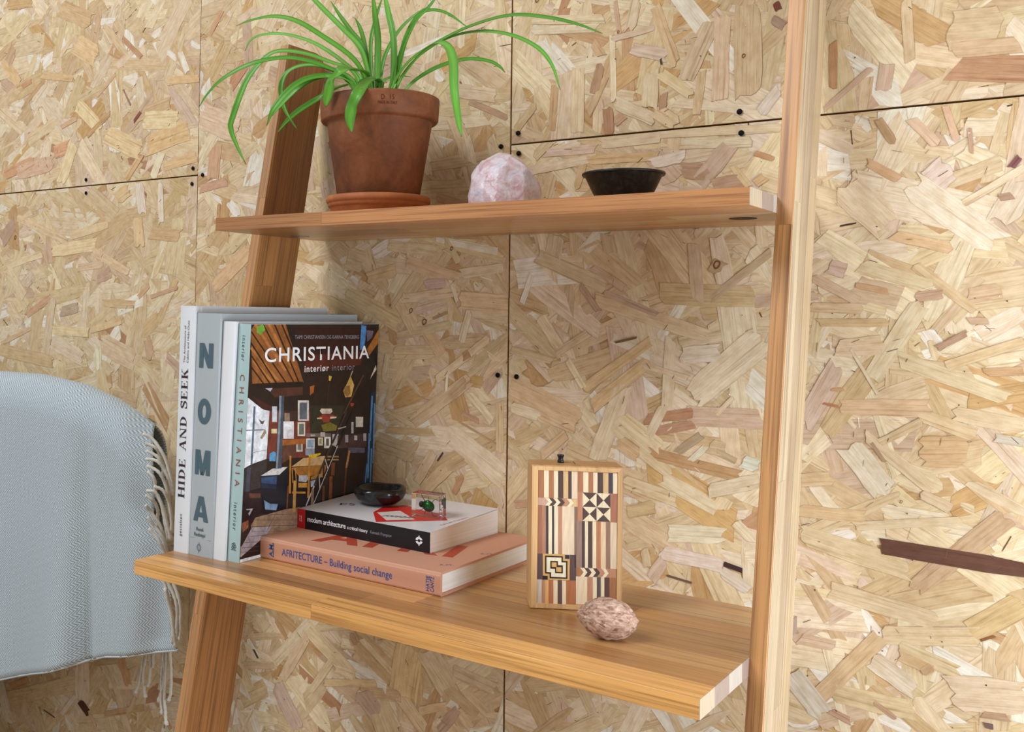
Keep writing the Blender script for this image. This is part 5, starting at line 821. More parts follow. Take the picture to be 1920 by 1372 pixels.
place_text('emblem', polys_shape(ring(0.5, 0.5, 0.5, 0.36, 0.43, 0.29) + [rct(0.47, 0.53, -0.28, 1.28)]), ink2, t, (0.0150, 0, 0.0062), RT, UP, 0.0070, 0.0082, wp, 1.0)
place_text('spine_line', polys_shape([rct(0, 1, 0, 1)]), ink2, t, (0.0022, 0, 0.0205), RT, UP, NW - 0.0044, 0.00022, wp, 1.0)

# plain white book
WW, WHt = 0.0185, 0.2832
t, wp = upright_book('plain white hardback without lettering beside the thick grey book', (-0.2195, -0.2846), WW, 0.258, WHt, 0.010, plain('white_case_two', (226, 228, 232), 0.5, 0.4, 0, 0.012), 0.0010)

# book with the photographic cover
CW, CH, CD, CSH = 0.0188, 0.2805, 0.2625, 0.0128
t, wp = upright_book('upright book with seafoam spine and photographic cover of a wooden room', (-0.2001, -0.2799), CW, CD, CH, CSH, plain('seafoam_case', (168, 194, 194), 0.4, 0.4, 0, 0.02), 0.0003, False)
ink3 = flat_mat('ink_rust', (150, 82, 62)); ink4 = flat_mat('ink_dark_teal', (62, 80, 84)); inkw = flat_mat('ink_white', (232, 234, 236), 0.4); inkg = flat_mat('ink_grey', (150, 146, 150), 0.4)
place_text('spine_title', text_shape('CHRISTIANIA', 2.0), ink3, t, (0.0062, 0, 0.2200), DN, RT, 0.1320, 0.0073, wp)
place_text('spine_word', text_shape('interiør', 1.35), ink4, t, (0.0066, 0, 0.2665), DN, RT, 0.0300, 0.0056, wp)
place_text('spine_word', text_shape('interior', 1.35), ink4, t, (0.0066, 0, 0.0690), DN, RT, 0.0320, 0.0056, wp)
leafs = []
for k in range(5):
    a = k * 1.25; cx, cy = 0.5 + 0.26 * math.cos(a), 0.5 + 0.3 * math.sin(a)
    leafs += ring(cx, cy, 0.20, 0.20, 0.12, 0.12, 10)
place_text('emblem', polys_shape(leafs + [rct(0.0, 0.35, 0.02, 0.10), rct(0.6, 1.0, 0.02, 0.10)]), ink4, t, (0.0055, 0, 0.0135), RT, UP, 0.0082, 0.0095, wp, 1.0)

def clip_poly(poly, quad):
    for i in range(4):
        a, b = quad[i], quad[(i + 1) % 4]
        ex, ey = b[0] - a[0], b[1] - a[1]
        out = []
        for k in range(len(poly)):
            p, q = poly[k], poly[(k + 1) % len(poly)]
            dp = ex * (p[1] - a[1]) - ey * (p[0] - a[0]); dq = ex * (q[1] - a[1]) - ey * (q[0] - a[0])
            if dp >= 0: out.append(p)
            if (dp >= 0) != (dq >= 0):
                s = dp / (dp - dq); out.append((p[0] + (q[0] - p[0]) * s, p[1] + (q[1] - p[1]) * s))
        poly = out
        if len(poly) < 3: return []
    return poly
sh = CSH * 1000
quad = [(0.8, 0.4), (CD * 1000 - 0.3, 0.4), (CD * 1000 - 0.3 + sh, CH * 1000 - 0.5), (0.8 + sh, CH * 1000 - 0.5)]
pv, pf, pc = [], [], []
def put(poly, col, k):
    b = len(pv); x = CW + 0.00022 + k * 0.000003
    for p in poly: pv.append((x, p[0] / 1000, p[1] / 1000)); pc.append(lin(col))
    pf.append(tuple(range(b, b + len(poly))))
put(quad, (36, 26, 25), 0)
k = 0
for poly, col in PRINT:
    # triangulate concave outlines by ears through bmesh, then clip
    bm = bmesh.new()
    try:
        fc = bm.faces.new([bm.verts.new((p[0], p[1], 0)) for p in poly])
        tris = bmesh.ops.triangulate(bm, faces=[fc])['faces']
        k += 1
        for tr in tris:
            tp = [(v.co.x, v.co.y) for v in tr.verts]
            ar = sum(tp[i][0] * tp[(i + 1) % 3][1] - tp[(i + 1) % 3][0] * tp[i][1] for i in range(3))
            if ar < 0: tp.reverse()
            tp = clip_poly(tp, quad)
            if len(tp) >= 3: put(tp, col, k)
    finally:
        bm.free()
# white margin along the foot
put([(0.8, 0.4), (CD * 1000 - 0.3, 0.4), (CD * 1000 - 0.1, 4.0), (1.0, 4.0)], (226, 228, 230), k + 1)
me = mesh('cover_print', pv, pf)
ca = me.color_attributes.new('Col', 'FLOAT_COLOR', 'POINT'); ca.data.foreach_set('color', [x for c in pc for x in c])
link('cover_print', me, M_PRINT, t)['label'] = 'printed photograph of a wooden room with a stove, table and ladder'
def onc(p): return Vector((CW + 0.0009, p.y, p.z))
YB = (0, 1, 0)
place_text('cover_title', text_shape('CHRISTIANIA', 1.12, 0.012), inkw, t, (CW, 0.0378, 0.2345), (0, 1, -0.004), UP, 0.2145, 0.0168, onc)
place_text('cover_subtitle', text_shape('interiør', 1.15, 0.010), inkw, t, (CW, 0.1136, 0.2197), (0, 1, -0.004), UP, 0.0497, 0.0080, onc)
place_text('cover_subtitle', text_shape('interior', 1.15), inkg, t, (CW, 0.1694, 0.2194), (0, 1, -0.004), UP, 0.0500, 0.0080, onc)
place_text('cover_authors', text_shape('TAMI CHRISTIANSEN OG KARINA TENGBERG', 1.0), inkg, t, (CW, 0.0936, 0.2618), (0, 1, -0.010), UP, 0.1342, 0.0046, onc)

# salmon clothbound book lying flat
AX0, AX1, AY0, AY1, AH = -0.1993, 0.0545, -0.2440, -0.0235, 0.0256
m_sal = None
m, nt, b = new_mat('salmon_cloth')
tc = N(nt, 'ShaderNodeTexCoord')
wv = N(nt, 'ShaderNodeTexWave', wave_type='BANDS', bands_direction='X'); wv.inputs['Scale'].default_value = 420
nt.links.new(tc.outputs['Object'], wv.inputs['Vector'])
wv2 = N(nt, 'ShaderNodeTexWave', wave_type='BANDS', bands_direction='Y'); wv2.inputs['Scale'].default_value = 420
nt.links.new(tc.outputs['Object'], wv2.inputs['Vector'])
mm = N(nt, 'ShaderNodeMath', operation='MULTIPLY'); nt.links.new(wv.outputs[0], mm.inputs[0]); nt.links.new(wv2.outputs[0], mm.inputs[1])
rp = ramp(nt, [(0.0, lin((196, 140, 112))), (0.8, lin((222, 172, 146)))])
nt.links.new(mm.outputs[0], rp.inputs[0]); nt.links.new(rp.outputs[0], b.inputs['Base Color']); b.inputs['Roughness'].default_value = 0.75
m_sal = m
t = thing('book', 'salmon pink clothbound book lying flat on the desk with blue spine lettering', 'book', (AX0, AY0, DZ), 0.0, 'books lying in a stack')
L_, W_ = AX1 - AX0, AY1 - AY0
def lying_case(L, W, H, tb, bulge):
    prof = [(W, 0.0)]
    n = 10
    prof.append((0.003, 0.0))
    for i in range(n + 1):
        a = -math.pi / 2 - math.pi * i / n
        prof.append((0.0032 + 0.0032 * math.cos(a), H / 2 + (H / 2) * math.copysign(abs(math.sin(a)) ** 0.35, math.sin(a))))
    prof += [(0.003, H), (W, H), (W, H - tb), (tb * 1.6, H - tb), (tb * 1.6, tb), (W, tb)]
    bm = bmesh.new()
    A = [bm.verts.new((0, p[0], p[1])) for p in prof]; B = [bm.verts.new((L, p[0], p[1])) for p in prof]
    bm.faces.new(A); bm.faces.new(B[::-1]); m_ = len(prof)
    for i in range(m_):
        j = (i + 1) % m_
        bm.faces.new((A[i], B[i], B[j], A[j]))
    bmesh.ops.remove_doubles(bm, verts=bm.verts[:], dist=1e-6)
    bmesh.ops.triangulate(bm, faces=[fc for fc in bm.faces if len(fc.verts) > 4])
    return bm_mesh('cover', bm)
link('cover', lying_case(L_, W_, AH, 0.0026, 0.001), m_sal, t)
link('page_block', box_mesh('page_block', 0.003, L_ - 0.003, 0.004, W_ - 0.004, 0.0026, AH - 0.0026), M_PAGE_Z, t)
ink5 = flat_mat('ink_blue', (52, 84, 150)); ink6 = flat_mat('ink_brick', (178, 72, 48))
def onsp(p): return Vector((p.x, -0.00025, p.z))
place_text('spine_title', text_shape('AFRITECTURE – Building social change', 1.05, 0.008), ink5, t, (0.0345, 0, 0.0085), RT, UP, 0.1580, 0.0080, onsp)
place_text('spine_mark', text_shape('A.M.', 1.0, 0.02), ink5, t, (0.0205, 0, 0.0042), UP, LT, 0.0165, 0.0058, onsp)
place_text('spine_mark', polys_shape([rct(0, 1, 0, 1)]), ink5, t, (0.0218, 0, 0.0042), UP, LT, 0.0165, 0.0007, onsp, 1.0)
place_text('publisher', text_shape('HATJE', 1.0, 0.01), ink5, t, (0.2405, 0, 0.0040), UP, LT, 0.0160, 0.0042, onsp)
place_text('publisher', text_shape('CANTZ', 1.0, 0.01), ink5, t, (0.2460, 0, 0.0040), UP, LT, 0.0160, 0.0042, onsp)
def ontop(p): return Vector((p.x, p.y, AH + 0.0002))
ca_, sa_ = math.cos(R(14)), math.sin(R(14))
place_text('cover_title', text_shape('AFRI', 1.15, 0.03), ink6, t, (0.058, 0.026, 0), (ca_, sa_, 0), (-sa_, ca_, 0), 0.175, 0.055, ontop)
place_text('cover_mark', text_shape('A.M.', 1.0), ink5, t, (0.2360, 0.0260, 0), (0.8, 0.6, 0), (-0.6, 0.8, 0), 0.0150, 0.0045, ontop)
place_text('cover_mark', text_shape('A.M.', 1.0), ink5, t, (0.2440, 0.1000, 0), (0.8, 0.6, 0), (-0.6, 0.8, 0), 0.0150, 0.0045, ontop)

# black-spined paperback on top of it, cover lifting at the fore-edge
FZ = DZ + AH
FL, FW, FH, FH2 = 0.1995, 0.1500, 0.0236, 0.0300
t = thing('book', 'white paperback with black and red spine lying on the salmon book', 'book', (-0.1990, -0.1745, FZ), R(-1.5), 'books lying in a stack')
def wedge(name, x0, x1, y0, y1, za0, za1, zb0, zb1):
    v = [(x0, y0, za0), (x1, y0, za0), (x1, y1, zb0), (x0, y1, zb0), (x0, y0, za1), (x1, y0, za1), (x1, y1, zb1), (x0, y1, zb1)]
    return mesh(name, v, [(3, 2, 1, 0), (4, 5, 6, 7), (0, 1, 5, 4), (1, 2, 6, 5), (2, 3, 7, 6), (3, 0, 4, 7)])
m_wcov = plain('paper_white_gloss', (222, 222, 226), 0.3, 0.5, 0, 0.02, 30)
m_blk = plain('black_gloss', (16, 17, 22), 0.32, 0.5, 0, 0.02)
m_red = plain('red_gloss', (196, 22, 34), 0.32, 0.5, 0, 0.02)
link('back_cover', wedge('back_cover', 0, FL, 0, FW, 0, 0.0005, 0, 0.0005), m_wcov, t)
link('front_cover', wedge('front_cover', 0, FL, 0, FW, FH - 0.0005, FH, FH2 - 0.0005, FH2), m_wcov, t)
link('page_block', wedge('page_block', 0.0004, FL - 0.0004, 0.0006, FW - 0.0006, 0.0005, FH - 0.0005, 0.0005, FH2 - 0.0012), M_PAGE_Z, t)
link('spine', box_mesh('spine', 0.0125, FL, -0.0006, 0.0002, 0, FH, 0.0001), m_blk, t)
link('spine_band', box_mesh('spine_band', 0, 0.0125, -0.0006, 0.0002, 0, FH, 0.0001), m_red, t)['label'] = 'red end of the spine'
def onsp2(p): return Vector((p.x, -0.0009, p.z))
ink7 = flat_mat('ink_white_two', (236, 236, 238), 0.4); ink8 = flat_mat('ink_pale_grey', (140, 142, 150), 0.4)
place_text('spine_title', text_shape('modern architecture', 0.92, 0.012), ink7, t, (0.0165, 0, 0.0100), RT, UP, 0.0610, 0.0060, onsp2)
place_text('spine_subtitle', text_shape('a critical history', 0.92, 0.008), ink7, t, (0.0800, 0, 0.0100), RT, UP, 0.0310, 0.0040, onsp2)
place_text('spine_author', text_shape('Kenneth Frampton', 0.95), ink8, t, (0.1150, 0, 0.0100), RT, UP, 0.0310, 0.0036, onsp2)
place_text('spine_series', text_shape('world', 1.0), ink7, t, (0.0058, 0, 0.0160), DN, RT, 0.0075, 0.0020, onsp2)
place_text('spine_series', text_shape('of art', 1.0), ink7, t, (0.0032, 0, 0.0160), DN, RT, 0.0075, 0.0020, onsp2)
em = []
for s in (0, math.pi):
    O = ell(0.5, 0.5, 0.42, 0.42, s + 0.35, s + math.pi - 0.15, 12); I = ell(0.5, 0.5, 0.17, 0.17, s + 0.35, s + math.pi - 0.15, 12)
    for i in range(12): em.append([O[i], O[i + 1], I[i + 1], I[i]])
em += [[(0.5, 1.14), (0.36, 0.86), (0.62, 0.86)], [(0.5, -0.14), (0.64, 0.14), (0.38, 0.14)]]
place_text('emblem', polys_shape(em), ink7, t, (0.1800, 0, 0.0075), RT, UP, 0.0098, 0.0098, onsp2, 1.0)
def onft(p): return Vector((p.x, p.y, FH + (FH2 - FH) * p.y / FW + 0.00012))
inkr = flat_mat('ink_red', (206, 44, 40), 0.35); inkk = flat_mat('ink_black', (30, 32, 42), 0.35)
def strip(pts, name, mt, lift=0.0):
    o = place_text(name, polys_shape([[(p[0], p[1]) for p in pts]]), mt, t, (min(p[0] for p in pts), 0, 0), RT, YB, max(p[0] for p in pts) - min(p[0] for p in pts), 1.0, lambda p: onft(p) + Vector((0, 0, lift)), 1.0)
    return o
strip([(0.088, 0.040), (0.121, 0.002), (0.184, 0.060), (0.155, 0.090), (0.095, 0.094), (0.080, 0.070)], 'cover_shape', inkr)
inkp = flat_mat('ink_paper', (222, 216, 212), 0.35)
strip([(0.092, 0.042), (0.126, 0.016), (0.150, 0.040), (0.110, 0.066)], 'cover_shape', inkp, 0.00004)
for k_ in range(7):
    a0 = 0.108 + k_ * 0.0052
    strip([(a0, 0.030 + k_ * 0.0018), (a0 + 0.0024, 0.0295 + k_ * 0.0018), (a0 + 0.0060, 0.0385 + k_ * 0.0018), (a0 + 0.0036, 0.039 + k_ * 0.0018)], 'cover_mark', inkk, 0.00008)
place_text('cover_title', text_shape('ES', 1.0), inkk, t, (0.030, 0.045, 0), (0.86, 0.5, 0), (-0.5, 0.86, 0), 0.020, 0.012, onft)
place_text('cover_author', text_shape('Kenneth Frampton', 1.0), inkr, t, (0.1915, 0.035, 0), (0.08, 1, 0), (-1, 0.08, 0), 0.052, 0.0032, onft)
FTOP = lambda y: FZ + FH + (FH2 - FH) * (y + 0.1745) / FW

# ------------------------------------------------------------------ potted spider plant and saucer
PCX, PCY = -0.1190, -0.1240
def terracotta(name, base, dark, scale):
    m, nt, b = new_mat(name)
    tc = N(nt, 'ShaderNodeTexCoord')
    n1 = noise_node(nt, tc.outputs['Object'], scale, 6, 0.65, 0.8)
    n2 = noise_node(nt, tc.outputs['Object'], scale * 9, 4, 0.6)
    rp = ramp(nt, [(0.30, lin(dark)), (0.52, lin(base)), (0.72, lin(tuple(min(255, c + 18) for c in base)))])
    nt.links.new(n1.outputs[0], rp.inputs[0])
    r2_ = ramp(nt, [(0.3, gray(0.86)), (0.7, gray(1.08))]); nt.links.new(n2.outputs[0], r2_.inputs[0])
    nt.links.new(mix(nt, rp.outputs[0], r2_.outputs[0], 1.0, 'MULTIPLY'), b.inputs['Base Color'])
    b.inputs['Roughness'].default_value = 0.62
    b.inputs['Specular IOR Level'].default_value = 0.35
    nt.links.new(bump(nt, n2.outputs[0], 0.12, 0.0006), b.inputs['Normal'])
    return m
M_POT = terracotta('terracotta_aged', (132, 78, 46), (98, 60, 42), 18)
M_SAUCER = terracotta('terracotta_plain', (176, 104, 60), (160, 92, 52), 10)

sau = link('saucer', lathe_mesh('saucer', [(0, 0), (0.0545, 0), (0.0570, 0.0022), (0.0598, 0.0105), (0.0612, 0.0124), (0.0628, 0.0134), (0.0632, 0.0160), (0.0636, 0.0176), (0.0652, 0.0186), (0.0656, 0.0215), (0.0650, 0.0250), (0.0630, 0.0262), (0.0608, 0.0252), (0.0580, 0.0110), (0.0540, 0.0052), (0, 0.0050)], 80), M_SAUCER)
sau.location = (PCX, PCY, SZ)
tag(sau, 'round terracotta saucer under the flowerpot on the upper shelf', 'saucer')

plant = thing('spider_plant', 'spider plant with arching green leaves in a terracotta pot', 'plant', (PCX, PCY, SZ + 0.0052))
ZP = SZ + 0.0052
RT_Z = 1.3135 - ZP
RB_Z = RT_Z - 0.0300
pot = link('pot', lathe_mesh('pot', [(0, 0), (0.0470, 0), (0.0488, 0.0015), (0.0660, RB_Z - 0.001), (0.0668, RB_Z), (0.0720, RB_Z + 0.0006), (0.0738, RB_Z + 0.0030), (0.0752, RT_Z - 0.004), (0.0748, RT_Z - 0.001), (0.0732, RT_Z), (0.0700, RT_Z - 0.0006), (0.0690, RT_Z - 0.006), (0.0640, RB_Z - 0.01), (0.0455, 0.008), (0, 0.008)], 96), M_POT, plant)
soil_bm = bmesh.new(); bmesh.ops.create_grid(soil_bm, x_segments=40, y_segments=40, size=0.068)
for v in list(soil_bm.verts):
    if v.co.xy.length > 0.0675: soil_bm.verts.remove(v)
    else: v.co.z = RT_Z - 0.014 + noise.noise(v.co * 90) * 0.003
link('soil', bm_mesh('soil', soil_bm, True), plain('potting_soil', (62, 46, 36), 0.95, 0.1, 0, 0.4, 300, 0.6), plant)
m_stamp = flat_mat('stamp_dark', (92, 46, 30), 0.8, 0.1)
def pot_warp(ang0):
    def wf(p):
        a = ang0 + p.x / 0.0752
        rr = 0.0741 + 0.0011 * (p.z - RB_Z) / (RT_Z - RB_Z) + 0.0004
        return Vector((rr * math.cos(a), rr * math.sin(a), p.z))
    return wf
ANG_F = math.atan2(-1.1671 - PCY, 0.6283 - PCX) + 0.02
place_text('stamp', text_shape('D  15', 1.1), m_stamp, pot, (0.0000, 0, RT_Z - 0.0135), RT, UP, 0.0160, 0.0058, pot_warp(ANG_F))
place_text('stamp', text_shape('MADE IN ITALY', 1.0), m_stamp, pot, (-0.0035, 0, RT_Z - 0.0190), RT, UP, 0.0235, 0.0036, pot_warp(ANG_F))

m, nt, b = new_mat('leaf_green')
at = N(nt, 'ShaderNodeAttribute', attribute_name='Col')
uv = N(nt, 'ShaderNodeUVMap', uv_map='UVMap')
nz = noise_node(nt, mapping(nt, uv.outputs[0], (30, 900, 1)), 1.0, 3)
rp = ramp(nt, [(0.3, gray(0.86)), (0.7, gray(1.08))]); nt.links.new(nz.outputs[0], rp.inputs[0])
lc = mix(nt, at.outputs['Color'], rp.outputs[0], 1.0, 'MULTIPLY')
nt.links.new(lc, b.inputs['Base Color'])
b.inputs['Roughness'].default_value = 0.38; b.inputs['Specular IOR Level'].default_value = 0.45
tr = N(nt, 'ShaderNodeBsdfTranslucent'); nt.links.new(lc, tr.inputs['Color'])
ms = N(nt, 'ShaderNodeMixShader'); ms.inputs[0].default_value = 0.30
nt.links.new(b.outputs[0], ms.inputs[1]); nt.links.new(tr.outputs[0], ms.inputs[2])
nt.links.new(ms.outputs[0], nt.nodes['Material Output'].inputs['Surface'])
M_LEAF = m
TOCAM = Vector((0.55, -0.80, 0.0)).normalized()
lrg = random.Random(4)
for li, (pts, wid) in enumerate(LEAVES):
    P = [Vector(p) for p in pts]
    root = Vector((PCX + (P[0].x - PCX) * 0.35, PCY + lrg.uniform(-0.008, 0.008), 1.2990))
    path = smooth_path([root] + P, 34)
    n = len(path)
    verts = []; cols = []; uvs = []; faces = []
    g0 = lin(lrg.choice(((106, 172, 58), (116, 184, 72), (98, 164, 54), (124, 190, 84))))
    nrm = (TOCAM * 0.7 + Vector((0, 0, 0.6))).normalized()
    wmax = wid * 1.02
    for i, p in enumerate(path):
        tt = i / (n - 1)
        tg = (path[min(i + 1, n - 1)] - path[max(i - 1, 0)]).normalized()
        side = tg.cross(nrm)
        if side.length < 0.05: side = Vector((1, 0, 0))
        side.normalize()
        nn = side.cross(tg).normalized()
        prof = (0.42 + 0.58 * min(1, tt / 0.35)) * (1 - max(0, (tt - 0.62) / 0.38) ** 2.0 * 0.93)
        w = wmax * 0.5 * prof
        keel = w * 0.45
        for kx, (a, dz_) in enumerate(((-1, keel), (-0.5, keel * 0.42), (0, 0), (0.5, keel * 0.42), (1, keel))):
            verts.append(p + side * (w * a) + nn * dz_)
            mid = 1.0 + (0.42 if kx == 2 else (0.16 if kx in (1, 3) else -0.06))
            basel = 1.0 + 0.45 * max(0, 1 - tt / 0.3)
            cols.append((min(1, g0[0] * mid * basel), min(1, g0[1] * mid * (1 + 0.2 * max(0, 1 - tt / 0.3))), min(1, g0[2] * mid * basel), 1) if tt < 0.985 else (0.25, 0.17, 0.07, 1))
            uvs.append((tt * 0.3 + li, a * w))
    for i in range(n - 1):
        for k_ in range(4):
            faces.append((i * 5 + k_, i * 5 + k_ + 1, (i + 1) * 5 + k_ + 1, (i + 1) * 5 + k_))
    me = mesh('leaf', [v - Vector((PCX, PCY, ZP)) for v in verts], faces, True)
    ca = me.color_attributes.new('Col', 'FLOAT_COLOR', 'POINT'); ca.data.foreach_set('color', [x for c in cols for x in c])
    ul = me.uv_layers.new(name='UVMap')
    idx = [0] * len(me.loops); me.loops.foreach_get('vertex_index', idx)
    ul.data.foreach_set('uv', [x for i in idx for x in uvs[i]])
    lo = link('leaf', me, M_LEAF, plant)
    sol = lo.modifiers.new('thickness', 'SOLIDIFY'); sol.thickness = 0.0005; sol.offset = 0

# ------------------------------------------------------------------ rose quartz
CR_, CF_ = Vector((0.785, 0.62, 0)), Vector((-0.62, 0.785, 0))   # across and away from the viewer
bm = bmesh.new(); bmesh.ops.create_icosphere(bm, subdivisions=5, radius=1.0)
PL = [((-0.30, -0.25, 0.92), 0.0345), ((-0.80, -0.2, 0.55), 0.0360), ((-1, 0.1, 0.1), 0.0385), ((0.55, -0.3, 0.78), 0.0330), ((0.86, -0.1, 0.50), 0.0350), ((0, -1, 0.25), 0.030), ((-0.6, -0.75, 0.3), 0.0315), ((0.55, -0.8, 0.2), 0.0335),
      ((0, 1, 0.2), 0.030), ((0.6, 0.7, 0.2), 0.033), ((-0.6, 0.7, 0.3), 0.033), ((0.08, -0.2, 1), 0.0370), ((-0.85, -0.5, -0.1), 0.036), ((0, 0, -1), 0.030), ((0.95, -0.3, -0.1), 0.0405), ((-0.35, -0.6, 0.75), 0.0325), ((0.2, -0.75, 0.65), 0.0325)]
for v in bm.verts:
    d = v.co.normalized()
    rr = 0.06
    for nv, h in PL:
        nv = Vector(nv).normalized(); c = d.dot(nv)
        if c > 0.05: rr = min(rr, h / c)
    p = d * rr
    rough = noise.noise(p * 120) * 0.0008 + noise.noise(p * 320 + Vector((5, 1, 2))) * 0.0005 + noise.noise(p * 55) * 0.0022
    p = p * (1 + rough / rr)
    v.co = CR_ * p.x + CF_ * p.y + Vector((0, 0, max(p.z, -0.0298)))
qz = link('rose_quartz', bm_mesh('rose_quartz', bm), None)
m, nt, b = new_mat('rose_quartz')
tc = N(nt, 'ShaderNodeTexCoord')
n1 = noise_node(nt, tc.outputs['Object'], 48, 7, 0.65, 1.2)
rp = ramp(nt, [(0.32, lin((196, 146, 150))), (0.42, lin((210, 184, 190))), (0.54, lin((224, 214, 220))), (0.68, lin((202, 202, 224)))])
nt.links.new(n1.outputs[0], rp.inputs[0]); nt.links.new(rp.outputs[0], b.inputs['Base Color'])
b.inputs['Roughness'].default_value = 0.26
b.inputs['Subsurface Weight'].default_value = 0.5
b.inputs['Subsurface Radius'].default_value = (0.012, 0.007, 0.007)
b.inputs['Subsurface Scale'].default_value = 1.0
n2 = noise_node(nt, tc.outputs['Object'], 190, 5, 0.7, 0.6)
nt.links.new(bump(nt, n2.outputs[0], 0.45, 0.002), b.inputs['Normal'])
qz.data.materials.append(m)
qz.location = (0.0570, -0.1200, SZ + 0.0297)
tag(qz, 'rough lump of pink rose quartz beside the flowerpot', 'crystal')

# ------------------------------------------------------------------ dark metal bowl
m, nt, b = new_mat('dark_bowl_metal')
tc = N(nt, 'ShaderNodeTexCoord')
n1 = noise_node(nt, tc.outputs['Object'], 70, 6, 0.7, 1.5)
n2 = noise_node(nt, mapping(nt, tc.outputs['Object'], (30, 30, 400)), 1.0, 4, 0.6)
rp = ramp(nt, [(0.45, lin((30, 31, 32))), (0.66, lin((56, 57, 55))), (0.78, lin((120, 118, 112)))])
nt.links.new(n1.outputs[0], rp.inputs[0]); nt.links.new(rp.outputs[0], b.inputs['Base Color'])
b.inputs['Metallic'].default_value = 0.35; b.inputs['Roughness'].default_value = 0.42
nt.links.new(bump(nt, n2.outputs[0], 0.1, 0.0005), b.inputs['Normal'])
bowl = link('bowl', lathe_mesh('bowl', [(0, 0), (0.0240, 0), (0.0252, 0.0008), (0.0398, 0.0318), (0.0410, 0.0326), (0.0424, 0.0324), (0.0432, 0.0338), (0.0428, 0.0352), (0.0412, 0.0356), (0.0396, 0.0348), (0.0384, 0.0315), (0.0240, 0.0020), (0, 0.0016)], 80), m)
bowl.location = (0.1990, -0.1200, SZ)
tag(bowl, 'small black metal bowl with rolled rim on the upper shelf', 'bowl')

# ------------------------------------------------------------------ glossy black stone dish
bm = bmesh.new()
prof = [(0, 0), (0.012, 0.0), (0.020, 0.0020), (0.0265, 0.0065), (0.0295, 0.0120), (0.0292, 0.0165), (0.0262, 0.0185), (0.0225, 0.0175), (0.0190, 0.0140), (0.0120, 0.0100), (0, 0.0088)]
me = lathe_mesh('stone_dish', prof, 64)
for v in me.vertices:
    a = math.atan2(v.co.y, v.co.x); rr = v.co.xy.length
    k1 = 1 + 0.05 * math.sin(2 * a + 0.6) + 0.03 * math.sin(3 * a + 1.0)
    bumpz = 0.0032 * math.exp(-((math.atan2(math.sin(a - 0.7), math.cos(a - 0.7))) / 0.45) ** 2) * (rr / 0.03) ** 3
    v.co.x *= k1 * 1.10; v.co.y *= k1 * 1.0; v.co.z *= 1.18
    v.co.z += bumpz + noise.noise(v.co * 70) * 0.0008 * (rr / 0.03)
m, nt, b = new_mat('black_stone_gloss')
tc = N(nt, 'ShaderNodeTexCoord')
n1 = noise_node(nt, tc.outputs['Object'], 60, 5, 0.6, 1.0)
rp = ramp(nt, [(0.4, lin((14, 16, 18))), (0.62, lin((34, 36, 38))), (0.8, lin((66, 48, 44)))])
nt.links.new(n1.outputs[0], rp.inputs[0]); nt.links.new(rp.outputs[0], b.inputs['Base Color'])
b.inputs['Roughness'].default_value = 0.12; b.inputs['Specular IOR Level'].default_value = 0.6
dish = link('stone_dish', me, m)
dish.location = (-0.1300, -0.0960, FTOP(-0.096) + 0.0006); dish.rotation_euler = (R(2.3), 0, R(10))
tag(dish, 'glossy black stone dish on the white paperback', 'dish')

# ------------------------------------------------------------------ resin block with a green beetle
rb = thing('resin_block', 'clear resin block with a green beetle inside, on the white paperback', 'paperweight', (-0.0605, -0.1265, FTOP(-0.1265) + 0.0002), R(7))
rb.rotation_euler = (R(2.35), 0, R(7))
m, nt, b = new_mat('clear_resin')
b.inputs['Transmission Weight'].default_value = 1.0; b.inputs['Roughness'].default_value = 0.02; b.inputs['IOR'].default_value = 1.47
tc = N(nt, 'ShaderNodeTexCoord'); n1 = noise_node(nt, tc.outputs['Object'], 40, 2)
rp = ramp(nt, [(0.3, (0.96, 0.97, 0.96, 1)), (0.7, (1, 1, 1, 1))]); nt.links.new(n1.outputs[0], rp.inputs[0]); nt.links.new(rp.outputs[0], b.inputs['Base Color'])
link('resin', box_mesh('resin', 0, 0.0372, 0, 0.0190, 0, 0.0285, 0.0007, 2), m, rb)
m_bt, nt, b = new_mat('beetle_shell')
tc = N(nt, 'ShaderNodeTexCoord'); n1 = noise_node(nt, tc.outputs['Object'], 120, 2)
rp = ramp(nt, [(0.3, lin((10, 70, 26))), (0.7, lin((22, 116, 40)))]); nt.links.new(n1.outputs[0], rp.inputs[0]); nt.links.new(rp.outputs[0], b.inputs['Base Color'])
b.inputs['Metallic'].default_value = 0.7; b.inputs['Roughness'].default_value = 0.3
m_lg = plain('beetle_leg_black', (14, 15, 16), 0.4, 0.5)
bm = bmesh.new(); bmesh.ops.create_uvsphere(bm, u_segments=28, v_segments=18, radius=1.0)
for v in bm.verts:
    x, y, z = v.co
    tp = 1 - 0.22 * max(0, -x) ** 2
    v.co = Vector((x * 0.0078, y * 0.0040 * tp - (0.0012 if y > 0 else 0) * y * 0, z * 0.0061 * tp))
    if abs(z) < 0.06 and y < 0: v.co.y += 0.0003
bt = link('beetle', bm_mesh('beetle', bm, True), m_bt, rb); bt.location = (0.0195, 0.0085, 0.0135); bt.rotation_euler = (0, R(8), 0); bt.scale = (1.12, 1.0, 1.12); bt['label'] = 'metallic green beetle'
bm = bmesh.new(); bmesh.ops.create_uvsphere(bm, u_segments=16, v_segments=10, radius=1.0)
for v in bm.verts: v.co = Vector((v.co.x * 0.0030, v.co.y * 0.0026, v.co.z * 0.0036))
hd = link('head', bm_mesh('head', bm, True), m_lg, bt); hd.location = (-0.0078, 0, 0)
